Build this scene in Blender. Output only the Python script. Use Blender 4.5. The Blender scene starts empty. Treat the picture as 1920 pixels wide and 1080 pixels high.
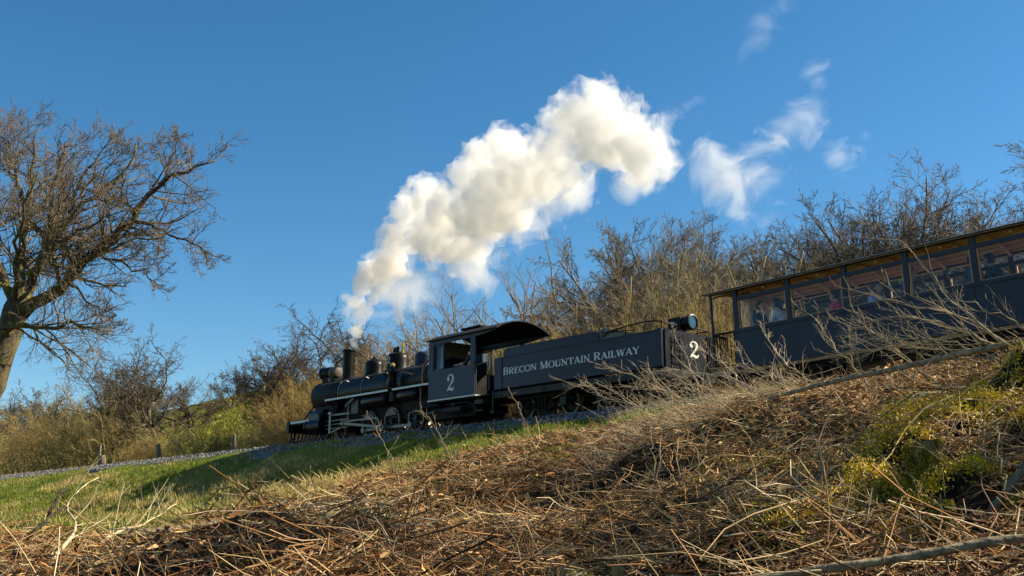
import bpy, bmesh, math, random
import numpy as np
from mathutils import Vector, Matrix, noise

R = math.radians
scene = bpy.context.scene
COL = scene.collection
rng = np.random.default_rng(7)
random.seed(7)

# ------------------------------------------------------------------ camera
F_PX, PITCH = 1950.0, R(12.7)
EYE = np.array([0.0, 0.0, 1.6])
cam_d = bpy.data.cameras.new("camera")
cam_d.sensor_width = 36.0
cam_d.lens = F_PX / 1920.0 * 36.0
cam_d.clip_start, cam_d.clip_end = 0.1, 3000.0
cam = bpy.data.objects.new("camera", cam_d)
cam.location = EYE
cam.rotation_euler = (R(90) + PITCH, 0, 0)
COL.objects.link(cam)
scene.camera = cam

# ------------------------------------------------------------------ sky and sun
SUN_AZ, SUN_EL = R(81), R(35)          # azimuth clockwise from the view axis (+Y)
world = bpy.data.worlds.new("World")
scene.world = world
world.use_nodes = True
wn = world.node_tree.nodes
wl = world.node_tree.links
bg = wn["Background"]
sky = wn.new("ShaderNodeTexSky")
sky.sky_type = 'NISHITA'
sky.sun_disc = False
sky.sun_elevation = SUN_EL
sky.sun_rotation = SUN_AZ
sky.altitude = 300
sky.air_density = 1.0
sky.dust_density = 0.25
sky.ozone_density = 4.0
hs = wn.new("ShaderNodeHueSaturation")
hs.inputs["Saturation"].default_value = 1.24
hs.inputs["Hue"].default_value = 0.492
wl.new(sky.outputs[0], hs.inputs["Color"])
wl.new(hs.outputs[0], bg.inputs[0])
bg.inputs[1].default_value = 0.067
sun_d = bpy.data.lights.new("sun", 'SUN')
sun_d.energy = 5.0
sun_d.angle = R(0.53)
sun_d.color = (1.0, 0.885, 0.69)
sun = bpy.data.objects.new("sun", sun_d)
sdir = Vector((math.sin(SUN_AZ) * math.cos(SUN_EL), math.cos(SUN_AZ) * math.cos(SUN_EL), math.sin(SUN_EL)))
sun.rotation_euler = sdir.to_track_quat('Z', 'Y').to_euler()
sun.location = (20, 10, 30)
COL.objects.link(sun)

vs = scene.view_settings
vs.view_transform = 'Standard'
vs.look = 'None'
vs.exposure = 1.08
vs.gamma = 1.0
vs.use_curve_mapping = False
cy = scene.cycles
cy.max_bounces = 28
cy.diffuse_bounces = 5
cy.glossy_bounces = 3
cy.transmission_bounces = 4
cy.transparent_max_bounces = 24
cy.volume_bounces = 26
cy.use_denoising = True
cy.use_adaptive_sampling = True
cy.adaptive_threshold = 0.02
cy.caustics_reflective = False
cy.caustics_refractive = False

# ------------------------------------------------------------------ geometry of the place
RAIL = 4.29                                            # rail top
AZ = R(41.2)
D = np.array([-math.sin(AZ), math.cos(AZ), 0.0])       # the way the train is heading
N = np.array([-math.cos(AZ), -math.sin(AZ), 0.0])      # across the track, towards the viewer
C0 = np.array([-0.9493, 30.1258, 0.0])
GRADE, DRIFT, BEND = 0.0364, -0.046, -8.0


def ray(x, y):
    cx = (x - 960) / F_PX
    c = (540 - y) / F_PX
    return np.array([cx, math.cos(PITCH) - c * math.sin(PITCH), math.sin(PITCH) + c * math.cos(PITCH)])


def at(x, y, Y):
    d = ray(x, y)
    return EYE + d * (Y / d[1])


def on_w(x, y, w):
    d = ray(x, y)
    t = np.dot(C0 + N * w - EYE, N) / np.dot(d, N)
    return EYE + d * t


def TW(s, w, z):
    """track coordinates to world (z absolute)"""
    return C0 + D * s + N * w + np.array([0, 0, z])


def track_dw(s):
    return np.where(np.asarray(s) < BEND, DRIFT * (BEND - np.asarray(s)), 0.0)


def track_dz(s):
    return np.where(np.asarray(s) < BEND, GRADE * (BEND - np.asarray(s)), 0.0)


# crest of the near bank: picture column -> distance, used for the zones too
CREST = [(-400, 1012, 8.5), (0, 1004, 9.5), (200, 988, 10.5), (400, 968, 11.2), (600, 936, 12.2), (800, 868, 13), (1000, 824, 13.2),
         (1200, 792, 12), (1400, 756, 11), (1600, 714, 9.8), (1900, 666, 8.6), (2300, 600, 7.6), (2700, 560, 7)]
crest_w = np.array([at(*c) for c in CREST])
ctrl = [tuple(p) for p in crest_w]
for c in [(100, 930, 46), (100, 985, 34), (100, 1004, 22), (400, 905, 34.5), (400, 950, 28), (400, 976, 19), (600, 890, 29.5), (600, 935, 24),
          (600, 958, 17.5), (800, 846, 24.5), (800, 892, 18.5), (1000, 808, 21), (1000, 826, 16.5), (1200, 785, 18), (1200, 792, 15),
          (1400, 752, 15), (1600, 714, 12.5), (1900, 664, 11), (2300, 610, 9.5), (-300, 1000, 30), (-300, 960, 50),
          (-300, 1100, 5.0), (0, 1094, 5.2), (400, 1092, 5.0), (800, 1090, 4.9), (1200, 1088, 4.6), (1600, 1088, 4.2), (1900, 1088, 4.0), (2300, 1080, 3.8),
          (1600, 900, 6.3), (1900, 850, 5.6), (2300, 800, 5), (1200, 930, 7.2), (800, 985, 8.2), (400, 1030, 7.8), (0, 1046, 7.2), (1400, 830, 8.2)]:
    ctrl.append(tuple(at(*c)))
for s in (-30, -24, -19, -15, -11, -8, -5, -2, 1, 4, 7, 10, 13, 16, 19, 22, 25, 28, 31, 34, 37, 40, 44, 48, 54, 60):
    p = TW(s, 2.3 + float(track_dw(s)), RAIL - 0.46 + float(track_dz(s)))
    ctrl.append(tuple(p))
    if s >= 10:
        ctrl.append(tuple(TW(s, 3.3, RAIL - 0.72)))
ctrl += [(0, 0, 0.08), (-5, 0, 0.05), (5, 0, 0.15), (0, 2.4, 0.62), (-8, 3, 0.6), (8, 2, 1.0), (-25, 10, 0.9), (-40, 25, 1.0), (-60, 50, 2.0),
         (16, 3, 2.4), (26, 2, 3.6), (0, -15, -0.6), (-30, -10, -0.6), (30, -12, 1)]
ctrl = np.array(ctrl)


def _phi(r2):
    return 0.5 * r2 * np.log(np.maximum(r2, 1e-9))


_P = ctrl[:, :2] / 10.0
_n = len(_P)
_K = _phi(((_P[:, None] - _P[None]) ** 2).sum(-1)) + np.eye(_n) * 0.004
_A = np.zeros((_n + 3, _n + 3))
_A[:_n, :_n] = _K
_A[:_n, _n] = 1
_A[:_n, _n + 1:] = _P
_A[_n:, :_n] = _A[:_n, _n:].T
_sol = np.linalg.solve(_A, np.concatenate([ctrl[:, 2], np.zeros(3)]))


def near_rbf(x, y):
    q = np.stack([np.clip(x, -60, 32), np.clip(y, -14, 75)], -1) / 10.0
    out = np.empty(len(q))
    for i in range(0, len(q), 20000):
        b = q[i:i + 20000]
        out[i:i + 20000] = _phi(((b[:, None] - _P[None]) ** 2).sum(-1)) @ _sol[:_n] + _sol[_n] + b @ _sol[_n + 1:]
    return out


_tab = rng.random((256, 256))


def vnoise(x, y, f):
    x = np.asarray(x) * f + 1000.5
    y = np.asarray(y) * f + 1000.5
    xi = np.floor(x).astype(int)
    yi = np.floor(y).astype(int)
    fx = x - xi
    fy = y - yi
    fx = fx * fx * (3 - 2 * fx)
    fy = fy * fy * (3 - 2 * fy)
    a = _tab[xi % 256, yi % 256]
    b = _tab[(xi + 1) % 256, yi % 256]
    c = _tab[xi % 256, (yi + 1) % 256]
    d = _tab[(xi + 1) % 256, (yi + 1) % 256]
    return (a + (b - a) * fx) * (1 - fy) + (c + (d - c) * fx) * fy - 0.5


def sstep(a, b, v):
    t = np.clip((v - a) / (b - a), 0, 1)
    return t * t * (3 - 2 * t)


FAR_W = np.array([0, 2, 5, 12, 33, 46, 80, 140, 400])
FAR_Z = np.array([0, 0, .45, 3.0, 11.0, 13.4, 14.5, 14.0, 8.0])


def far_z(u, s):
    return 4.05 + np.interp(u, FAR_W, FAR_Z) * (.42 + .58 * sstep(-4, 34, s))


def crest_Y(x, y):
    az = np.arctan2(x, np.maximum(y, 0.3))
    ca = np.arctan2(crest_w[:, 0], crest_w[:, 1])
    return np.interp(az, ca, crest_w[:, 1])


def bracken_mask(x, y):
    yc = crest_Y(x, y) + np.interp(np.arctan2(x, np.maximum(y, .3)), np.arctan((np.array([560, 850, 1250, 1500]) - 960) / F_PX), [0, 4.6, 4.8, 3.0])
    return sstep(0.7, -0.9, y - yc + vnoise(x, y, 0.6) * 1.3)


def moss_mask(x, y):
    return sstep(-.02, .2, vnoise(x, y, .8) + .5 * vnoise(x, y, 2.1) + (x - 1.6) * .10) * sstep(9.0, 7.4, y)


def gz(x, y, rough=True):
    x = np.atleast_1d(np.asarray(x, float))
    y = np.atleast_1d(np.asarray(y, float))
    s = (x - C0[0]) * D[0] + (y - C0[1]) * D[1]
    w = (x - C0[0]) * N[0] + (y - C0[1]) * N[1]
    wr = w - track_dw(s)
    dz = np.minimum(track_dz(s), 1.2)
    zn = near_rbf(x, y)
    far = far_z(-wr, s) + dz
    bed = RAIL - 0.24 + dz
    k = sstep(1.2, 2.3, wr)
    z = np.where(wr > 0, bed * (1 - k) + zn * k, bed * (1 - sstep(1.5, 2.5, -wr)) + far * sstep(1.5, 2.5, -wr))
    if rough:
        am = sstep(1.8, 4.0, np.abs(wr))
        bm = bracken_mask(x, y)
        z = z + am * (vnoise(x, y, 0.35) * 0.16 + vnoise(x, y, 1.1) * 0.10 + bm * (vnoise(x, y, .95) * 0.26 + vnoise(x, y, 1.9) * 0.30 + vnoise(x, y, 4.3) * 0.15 + moss_mask(x, y) * np.maximum(vnoise(x + 9, y, 2.7) + .12, 0) * .42 - 0.20 * np.interp(y, [5, 9], [.3, 1])) * np.interp(y, [9, 14], [1, .45]))
        z = z + sstep(20, 60, -wr) * vnoise(x, y, 0.05) * 1.2
    return z


def gz1(x, y):
    return float(gz(x, y)[0])


# ------------------------------------------------------------------ materials
def new_mat(name):
    m = bpy.data.materials.new(name)
    m.use_nodes = True
    nt = m.node_tree
    return m, nt.nodes, nt.links, nt.nodes["Principled BSDF"]


def paint(name, col, rough=0.4, metal=0.0, var=0.25, scale=6.0, bump=0.0, dirt=None, dirt_amt=0.35, spec=None, coat=0.0, stretch=1.0):
    m, n, l, b = new_mat(name)
    tc = n.new("ShaderNodeTexCoord")
    nz = n.new("ShaderNodeTexNoise")
    nz.inputs["Scale"].default_value = scale
    nz.inputs["Detail"].default_value = 6
    nz.inputs["Roughness"].default_value = 0.65
    mp_ = n.new("ShaderNodeMapping")
    mp_.inputs["Scale"].default_value = (1, 1, stretch)
    l.new(tc.outputs["Object"], mp_.inputs["Vector"])
    l.new(mp_.outputs[0], nz.inputs["Vector"])
    cr = n.new("ShaderNodeValToRGB")
    c = np.array(col)
    cr.color_ramp.elements[0].position = 0.3
    cr.color_ramp.elements[1].position = 0.72
    lo = c * (1 - var)
    hi = np.minimum(c * (1 + var), 1) if dirt is None else c * (1 - dirt_amt) + np.array(dirt) * dirt_amt
    cr.color_ramp.elements[0].color = (*lo, 1)
    cr.color_ramp.elements[1].color = (*hi, 1)
    l.new(nz.outputs["Fac"], cr.inputs[0])
    l.new(cr.outputs[0], b.inputs["Base Color"])
    b.inputs["Metallic"].default_value = metal
    mr = n.new("ShaderNodeMapRange")
    mr.inputs["To Min"].default_value = max(rough - 0.12, 0.04)
    mr.inputs["To Max"].default_value = min(rough + 0.15, 1)
    l.new(nz.outputs["Fac"], mr.inputs["Value"])
    l.new(mr.outputs[0], b.inputs["Roughness"])
    if coat:
        b.inputs["Coat Weight"].default_value = coat
        b.inputs["Coat Roughness"].default_value = 0.08
    if spec is not None:
        b.inputs["Specular IOR Level"].default_value = spec
    if bump:
        bp = n.new("ShaderNodeBump")
        bp.inputs["Strength"].default_value = bump
        bp.inputs["Distance"].default_value = 0.02
        l.new(nz.outputs["Fac"], bp.inputs["Height"])
        l.new(bp.outputs[0], b.inputs["Normal"])
    return m


def attr_mat(name, rough=0.85, transl=0.0, scale=9.0, amt=0.35, spec=0.25, bump=0.0):
    """colour from the per-strand 'Col' attribute, broken up by noise"""
    m, n, l, b = new_mat(name)
    at_ = n.new("ShaderNodeAttribute")
    at_.attribute_name = "Col"
    tc = n.new("ShaderNodeTexCoord")
    nz = n.new("ShaderNodeTexNoise")
    nz.inputs["Scale"].default_value = scale
    nz.inputs["Detail"].default_value = 3
    l.new(tc.outputs["Object"], nz.inputs["Vector"])
    mr = n.new("ShaderNodeMapRange")
    mr.inputs["From Min"].default_value = 0.3
    mr.inputs["From Max"].default_value = 0.7
    mr.inputs["To Min"].default_value = 1 - amt
    mr.inputs["To Max"].default_value = 1 + amt
    l.new(nz.outputs["Fac"], mr.inputs["Value"])
    vm = n.new("ShaderNodeVectorMath")
    vm.operation = 'SCALE'
    l.new(at_.outputs["Color"], vm.inputs[0])
    l.new(mr.outputs[0], vm.inputs["Scale"])
    l.new(vm.outputs[0], b.inputs["Base Color"])
    b.inputs["Roughness"].default_value = rough
    b.inputs["Specular IOR Level"].default_value = spec
    if bump:
        bp = n.new("ShaderNodeBump")
        bp.inputs["Strength"].default_value = bump
        bp.inputs["Distance"].default_value = 0.02
        l.new(nz.outputs["Fac"], bp.inputs["Height"])
        l.new(bp.outputs[0], b.inputs["Normal"])
    if transl:
        out = n["Material Output"]
        tr = n.new("ShaderNodeBsdfTranslucent")
        l.new(vm.outputs[0], tr.inputs["Color"])
        mx = n.new("ShaderNodeMixShader")
        mx.inputs[0].default_value = transl
        l.new(b.outputs[0], mx.inputs[1])
        l.new(tr.outputs[0], mx.inputs[2])
        l.new(mx.outputs[0], out.inputs["Surface"])
    return m


def glass_mat(name, tint=(0.97, 0.98, 0.99), refl=0.0):
    m, n, l, b = new_mat(name)
    out = n["Material Output"]
    n.remove(b)
    tr = n.new("ShaderNodeBsdfTransparent")
    tr.inputs[0].default_value = (*tint, 1)
    gl = n.new("ShaderNodeBsdfGlossy")
    gl.inputs["Roughness"].default_value = 0.03
    df = n.new("ShaderNodeBsdfDiffuse")                 # dust on the pane
    df.inputs[0].default_value = (0.6, 0.6, 0.62, 1)
    fr = n.new("ShaderNodeFresnel")
    fr.inputs[0].default_value = 1.25
    ad = n.new("ShaderNodeMath")
    ad.operation = 'ADD'
    ad.inputs[1].default_value = refl
    l.new(fr.outputs[0], ad.inputs[0])
    mx = n.new("ShaderNodeMixShader")
    l.new(ad.outputs[0], mx.inputs[0])
    l.new(tr.outputs[0], mx.inputs[1])
    l.new(gl.outputs[0], mx.inputs[2])
    m2 = n.new("ShaderNodeMixShader")
    m2.inputs[0].default_value = 0.008
    l.new(mx.outputs[0], m2.inputs[1])
    l.new(df.outputs[0], m2.inputs[2])
    l.new(m2.outputs[0], out.inputs["Surface"])
    return m


M = {}
M['navy'] = paint('navy_paint', (0.0100, 0.0175, 0.047), 0.40, var=0.25, scale=5, dirt=(0.024, 0.030, 0.040), dirt_amt=0.5, spec=.35, stretch=.22, bump=.06)
M['navy_worn'] = paint('navy_paint_worn', (0.0155, 0.0225, 0.042), 0.45, var=0.25, scale=5, dirt=(0.026, 0.030, 0.034), dirt_amt=0.45, spec=.35, stretch=.25, bump=.06)
M['black'] = paint('black_paint', (0.0035, 0.0034, 0.0034), 0.36, var=0.3, scale=5, dirt=(0.012, 0.010, 0.007), dirt_amt=0.4, spec=.17)
M['black_dull'] = paint('black_dull', (0.0045, 0.0042, 0.004), 0.6, var=0.3, scale=7, dirt=(0.016, 0.012, 0.008), dirt_amt=0.5, bump=0.2, spec=.15)
M['frame_grey'] = paint('frame_grey', (0.026, 0.026, 0.026), 0.55, var=0.3, scale=5, dirt=(0.042, 0.036, 0.028), dirt_amt=0.5, spec=.3)
M['steel'] = paint('bright_steel', (0.22, 0.205, 0.175), 0.45, metal=0.4, var=0.25, scale=9, dirt=(0.3, 0.24, 0.16), dirt_amt=0.4)
M['wgrey'] = paint('counterweight_grey', (0.06, 0.062, 0.064), 0.5, var=0.25, scale=7, dirt=(0.06, 0.05, 0.04), dirt_amt=0.5)
M['band'] = paint('pale_band', (0.32, 0.32, 0.31), 0.45, var=0.15, scale=8)
M['weight'] = paint('wheel_weight_grey', (0.15, 0.15, 0.145), 0.5, var=0.2, scale=7, dirt=(0.08, 0.07, 0.06), dirt_amt=0.5)
M['white'] = paint('white_paint', (0.74, 0.74, 0.70), 0.45, var=0.1, scale=8, dirt=(0.55, 0.52, 0.45), dirt_amt=0.4)
M['brass'] = paint('brass', (0.70, 0.42, 0.10), 0.3, metal=0.8, var=0.2, scale=14)
M['copper'] = paint('copper_pipe', (0.45, 0.24, 0.14), 0.35, metal=0.8, var=0.2, scale=12)
M['tan'] = paint('tan_drum', (0.085, 0.065, 0.042), 0.6, var=0.25, scale=8)
M['tankbrown'] = paint('brown_black_tank', (0.016, 0.012, 0.008), 0.35, var=0.3, scale=6, spec=.3)
M['tread'] = paint('wheel_tread', (0.11, 0.095, 0.075), 0.4, metal=0.5, var=0.3, scale=9)
M['coal'] = paint('coal', (0.012, 0.012, 0.013), 0.5, var=0.4, scale=20, bump=0.5)
M['plate'] = paint('tank_top_plate', (0.16, 0.15, 0.13), 0.7, var=0.25, scale=4)
M['wood'] = paint('varnished_wood', (0.40, 0.20, 0.08), 0.45, var=0.35, scale=5)
M['wood_ceiling'] = paint('ceiling_board', (0.50, 0.35, 0.25), 0.55, var=0.25, scale=4)
M['wood_pale'] = paint('pale_wood', (0.60, 0.45, 0.29), 0.6, var=0.25, scale=5)
M['roof'] = paint('carriage_roof_felt', (0.03, 0.033, 0.037), 0.6, var=0.25, scale=3)
M['cabin'] = paint('cab_interior', (0.10, 0.09, 0.045), 0.6, var=0.25, scale=4)
M['glass'] = glass_mat('window_glass')
M['lens'] = glass_mat('lamp_lens', (0.7, 0.85, 0.8), 0.04)
M['reflector'] = paint('lamp_reflector', (0.22, 0.24, 0.22), 0.3, metal=0.8, var=0.1, scale=5)
M['rail'] = paint('rail_steel', (0.13, 0.085, 0.06), 0.55, metal=0.4, var=0.35, scale=9)
M['sleeper'] = paint('sleeper_wood', (0.09, 0.07, 0.05), 0.9, var=0.3, scale=12, bump=0.4)
M['post'] = paint('weathered_post', (0.15, 0.12, 0.085), 0.9, var=0.4, scale=14, bump=0.5)
M['post_grey'] = paint('grey_timber', (0.24, 0.21, 0.16), 0.9, var=0.35, scale=12, bump=0.5)
M['red'] = paint('faded_red', (0.62, 0.10, 0.07), 0.6, var=0.2, scale=10)
M['bark_moss'] = attr_mat('mossy_bark', 0.92, scale=5, amt=0.5, bump=0.8)
def mossy_bark():
    m, n, l, b = new_mat('mossy_bark_trunk')
    tc = n.new("ShaderNodeTexCoord")

    def nz(scale, sc=(1, 1, 1)):
        mp = n.new("ShaderNodeMapping")
        mp.inputs["Scale"].default_value = sc
        l.new(tc.outputs["Object"], mp.inputs["Vector"])
        t = n.new("ShaderNodeTexNoise")
        t.inputs["Scale"].default_value = scale
        t.inputs["Detail"].default_value = 8
        t.inputs["Roughness"].default_value = .7
        l.new(mp.outputs[0], t.inputs["Vector"])
        return t
    ba = nz(7, (1, 1, .28))
    r1 = n.new("ShaderNodeValToRGB")
    r1.color_ramp.elements[0].position, r1.color_ramp.elements[1].position = .35, .68
    r1.color_ramp.elements[0].color = (.022, .017, .010, 1)
    r1.color_ramp.elements[1].color = (.15, .115, .065, 1)
    l.new(ba.outputs["Fac"], r1.inputs[0])
    mk = n.new("ShaderNodeMapRange")
    mk.inputs["From Min"].default_value, mk.inputs["From Max"].default_value = .50, .62
    l.new(nz(2.2).outputs["Fac"], mk.inputs["Value"])
    mx = n.new("ShaderNodeMix")
    mx.data_type = 'RGBA'
    mx.inputs[7].default_value = (.15, .13, .018, 1)
    l.new(mk.outputs[0], mx.inputs[0])
    l.new(r1.outputs[0], mx.inputs[6])
    l.new(mx.outputs[2], b.inputs["Base Color"])
    b.inputs["Roughness"].default_value = .95
    bp = n.new("ShaderNodeBump")
    bp.inputs["Strength"].default_value = 1.0
    bp.inputs["Distance"].default_value = .08
    l.new(ba.outputs["Fac"], bp.inputs["Height"])
    l.new(bp.outputs[0], b.inputs["Normal"])
    return m


M['trunk'] = mossy_bark()
M['twig'] = attr_mat('twig_bark', 0.9, scale=3, amt=0.3)
M['straw'] = attr_mat('dead_bracken', 0.75, transl=0.12, scale=6, amt=0.3)
M['grass'] = attr_mat('grass_blades', 0.6, transl=0.35, scale=2, amt=0.3)
M['leaf'] = attr_mat('ivy_leaves', 0.5, transl=0.2, scale=3, amt=0.35, spec=0.4)
M['stone'] = attr_mat('ballast_stone', 0.85, scale=14, amt=0.35)
M['bark_log'] = attr_mat('log_bark', 0.85, scale=22, amt=0.55, bump=0.7)
M['cutwood'] = paint('sawn_wood', (0.62, 0.47, 0.28), 0.8, var=0.2, scale=22)
M['skin'] = paint('skin', (0.52, 0.30, 0.21), 0.5, var=0.08, scale=6)
M['hair'] = paint('dark_hair', (0.02, 0.014, 0.010), 0.5, var=0.3, scale=30)
M['hair_brown'] = paint('brown_hair', (0.06, 0.035, 0.02), 0.5, var=0.3, scale=30)
for nm, c in dict(shirt_navy=(0.03, 0.045, 0.085), shirt_pale=(0.62, 0.70, 0.78), shirt_pink=(0.85, 0.10, 0.20), shirt_lavender=(0.48, 0.46, 0.72),
                  shirt_dark=(0.03, 0.035, 0.045), trousers=(0.03, 0.03, 0.04), shirt_blue=(0.05, 0.08, 0.14)).items():
    M[nm] = paint(nm, c, 0.9, var=0.15, scale=10)

# ------------------------------------------------------------------ object helpers
def tag(o, label=None, cat=None, group=None, kind=None):
    for k, v in (('label', label), ('category', cat), ('group', group), ('kind', kind)):
        if v:
            o[k] = v
    return o


def link(name, me, mats=None, parent=None, loc=None):
    o = bpy.data.objects.new(name, me)
    COL.objects.link(o)
    if mats is not None and me is not None and not me.materials:
        for m in (mats if isinstance(mats, (list, tuple)) else [mats]):
            me.materials.append(m)
    if parent is not None:
        o.parent = parent
    if loc is not None:
        o.location = loc
    return o


def empty(name, loc, rot=(0, 0, 0), label=None, cat=None, group=None):
    o = bpy.data.objects.new(name, None)
    o.empty_display_size = 0.2
    o.location = loc
    o.rotation_euler = rot
    COL.objects.link(o)
    return tag(o, label, cat, group)


def raw_mesh(name, V, faces4=None, faces3=None, cols=None, smooth=True):
    """fast mesh from numpy arrays"""
    V = np.asarray(V, np.float32)
    me = bpy.data.meshes.new(name)
    me.vertices.add(len(V))
    me.vertices.foreach_set('co', V.ravel())
    idx, starts, pos = [], [], 0
    for Fc, k in ((faces4, 4), (faces3, 3)):
        if Fc is not None and len(Fc):
            Fc = np.asarray(Fc, np.int32)
            idx.append(Fc.ravel())
            starts.append(pos + np.arange(len(Fc)) * k)
            pos += Fc.size
    idx = np.concatenate(idx)
    starts = np.concatenate(starts).astype(np.int32)
    me.loops.add(len(idx))
    me.loops.foreach_set('vertex_index', idx)
    me.polygons.add(len(starts))
    me.polygons.foreach_set('loop_start', starts)
    if smooth:
        me.polygons.foreach_set('use_smooth', np.ones(len(starts), bool))
    if cols is not None:
        a = me.color_attributes.new('Col', 'FLOAT_COLOR', 'POINT')
        c4 = np.ones((len(V), 4), np.float32)
        c4[:, :3] = cols
        a.data.foreach_set('color', c4.ravel())
    me.update(calc_edges=True)
    me.validate()
    return me


class Tubes:
    """many tapering tubes in one mesh"""
    def __init__(self):
        self.g = {}

    def add(self, P, Rd, C, sides=3):
        P = np.asarray(P, float)
        if P.ndim == 2:
            P = P[None]
            Rd = np.asarray(Rd, float)[None]
            C = np.asarray(C, float)[None]
        C = np.broadcast_to(np.asarray(C, float), (len(P), 3))
        self.g.setdefault((P.shape[1], sides), []).append((P, np.asarray(Rd, float), C))

    def mesh(self, name, off=(0, 0, 0)):
        Vs, Fs, Cs, base = [], [], [], 0
        Ts = []
        for (n, k), lst in self.g.items():
            P = np.concatenate([a[0] for a in lst])
            Rd = np.concatenate([a[1] for a in lst])
            C = np.concatenate([a[2] for a in lst])
            B = len(P)
            T = np.gradient(P, axis=1)
            T /= np.linalg.norm(T, axis=2, keepdims=True) + 1e-9
            mt = P[:, -1] - P[:, 0]
            ref = np.where((np.abs(mt[:, 2]) > 0.8 * np.linalg.norm(mt, axis=1))[:, None], np.array([1.0, 0.2, 0]), np.array([0.1, 0.2, 1.0]))
            U = np.cross(T, ref[:, None, :])
            U /= np.linalg.norm(U, axis=2, keepdims=True) + 1e-9
            W_ = np.cross(T, U)
            an = np.arange(k) / k * 2 * np.pi
            V = P[:, :, None, :] + Rd[:, :, None, None] * (np.cos(an)[None, None, :, None] * U[:, :, None, :] + np.sin(an)[None, None, :, None] * W_[:, :, None, :])
            Vs.append(V.reshape(-1, 3))
            Cs.append(np.repeat(C, n * k, axis=0))
            b = base + (np.arange(B) * n * k)[:, None, None]
            i = (np.arange(n - 1) * k)[None, :, None]
            j = np.arange(k)[None, None, :]
            j2 = (j + 1) % k
            q = np.stack(np.broadcast_arrays(b + i + j, b + i + j2, b + i + k + j2, b + i + k + j), -1).reshape(-1, 4)
            Fs.append(q)
            if k >= 5:      # cap the thick ones at both ends
                cb = (base + np.arange(B) * n * k)
                for e, flip in ((0, True), (n - 1, False)):
                    for jj in range(1, k - 1):
                        tri = np.stack([cb + e * k, cb + e * k + jj, cb + e * k + jj + 1], -1)
                        Ts.append(tri[:, ::-1] if flip else tri)
            base += B * n * k
        return raw_mesh(name, np.concatenate(Vs) - np.asarray(off), np.concatenate(Fs), np.concatenate(Ts) if Ts else None, np.concatenate(Cs))


def unit(v):
    return v / (np.linalg.norm(v, axis=-1, keepdims=True) + 1e-9)


def walk(start, dirs, length, n, wig, up, rg, curl=None):
    """B wandering polylines of n points; 'up' pulls every step to the sky (or ground)"""
    B = len(start)
    P = np.empty((B, n, 3))
    P[:, 0] = start
    d = unit(dirs)
    st = (length / (n - 1))[:, None]
    for i in range(1, n):
        d = unit(d + rg.normal(0, wig, (B, 3)) + np.array([0, 0, up]))
        P[:, i] = P[:, i - 1] + d * st
    return P


def sprout(P, Rd, L, kids, t0, t1, ang, lr, rr, rg, flat=0.0, rmin=0.004, lvar=.35):
    """children of polylines P: starts, directions, lengths, radii"""
    B, n, _ = P.shape
    k = kids
    t = t0 + (t1 - t0) * (np.arange(k)[None] + rg.random((B, k))) / k
    x = t * (n - 1)
    i = np.minimum(x.astype(int), n - 2)
    f = (x - i)[..., None]
    bi = np.arange(B)[:, None]
    st = P[bi, i] * (1 - f) + P[bi, i + 1] * f
    tg = unit(P[bi, i + 1] - P[bi, i])
    rd = Rd[bi, i] * (1 - f[..., 0]) + Rd[bi, i + 1] * f[..., 0]
    rv = unit(rg.normal(0, 1, (B, k, 3)))
    pr = unit(np.cross(tg, rv))
    pr[..., 2] *= (1 - flat)
    a = np.radians(rg.uniform(ang[0], ang[1], (B, k)))[..., None]
    dr = unit(tg * np.cos(a) + pr * np.sin(a))
    ln = L[:, None] * lr * (1.15 - 0.6 * (t - t0) / max(t1 - t0, 1e-3)) * rg.uniform(1 - lvar, 1 + lvar * .85, (B, k))
    rad = np.maximum(np.minimum(rd * 0.8, rd * rr * rg.uniform(0.8, 1.2, (B, k))), rmin)
    return st.reshape(-1, 3), dr.reshape(-1, 3), ln.ravel(), rad.ravel()


def grow(st, dr, ln, rad, levels, rg, col, cvar=0.25, P0=None, R0=None, rmin=0.004):
    """level by level; returns one Tubes for the woody base and one for the crown"""
    base, crown = Tubes(), Tubes()
    col = np.asarray(col, float)
    for li, lv in enumerate(levels):
        n = lv['n']
        if li == 0 and P0 is not None:
            P, Rd = P0, R0
        else:
            P = walk(st, dr, ln, n, lv['wig'], lv['up'], rg)
            tp = np.linspace(1, lv.get('tip', 0.35), n)[None]
            Rd = rad[:, None] * tp
        if li == len(levels) - 1:
            Rd = Rd.copy()
            Rd[:, -1] *= 0.5
        tint = lv.get('col')
        c = (np.asarray(tint) if tint is not None else col) * rg.uniform(1 - cvar, 1 + cvar, (len(P), 1)) * rg.uniform(0.93, 1.07, (len(P), 3))
        (base if lv.get('base') else crown).add(P, Rd, c, lv['sides'])
        if li < len(levels) - 1:
            nx = levels[li + 1]
            L = np.linalg.norm(np.diff(P, axis=1), axis=2).sum(1)
            st, dr, ln, rad = sprout(P, Rd, L, nx['kids'], nx.get('t0', 0.25), nx.get('t1', 1.0), nx['ang'], nx['lr'], nx['rr'], rg, nx.get('flat', 0), rmin, nx.get('lvar', .35))
    return base, crown


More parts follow.
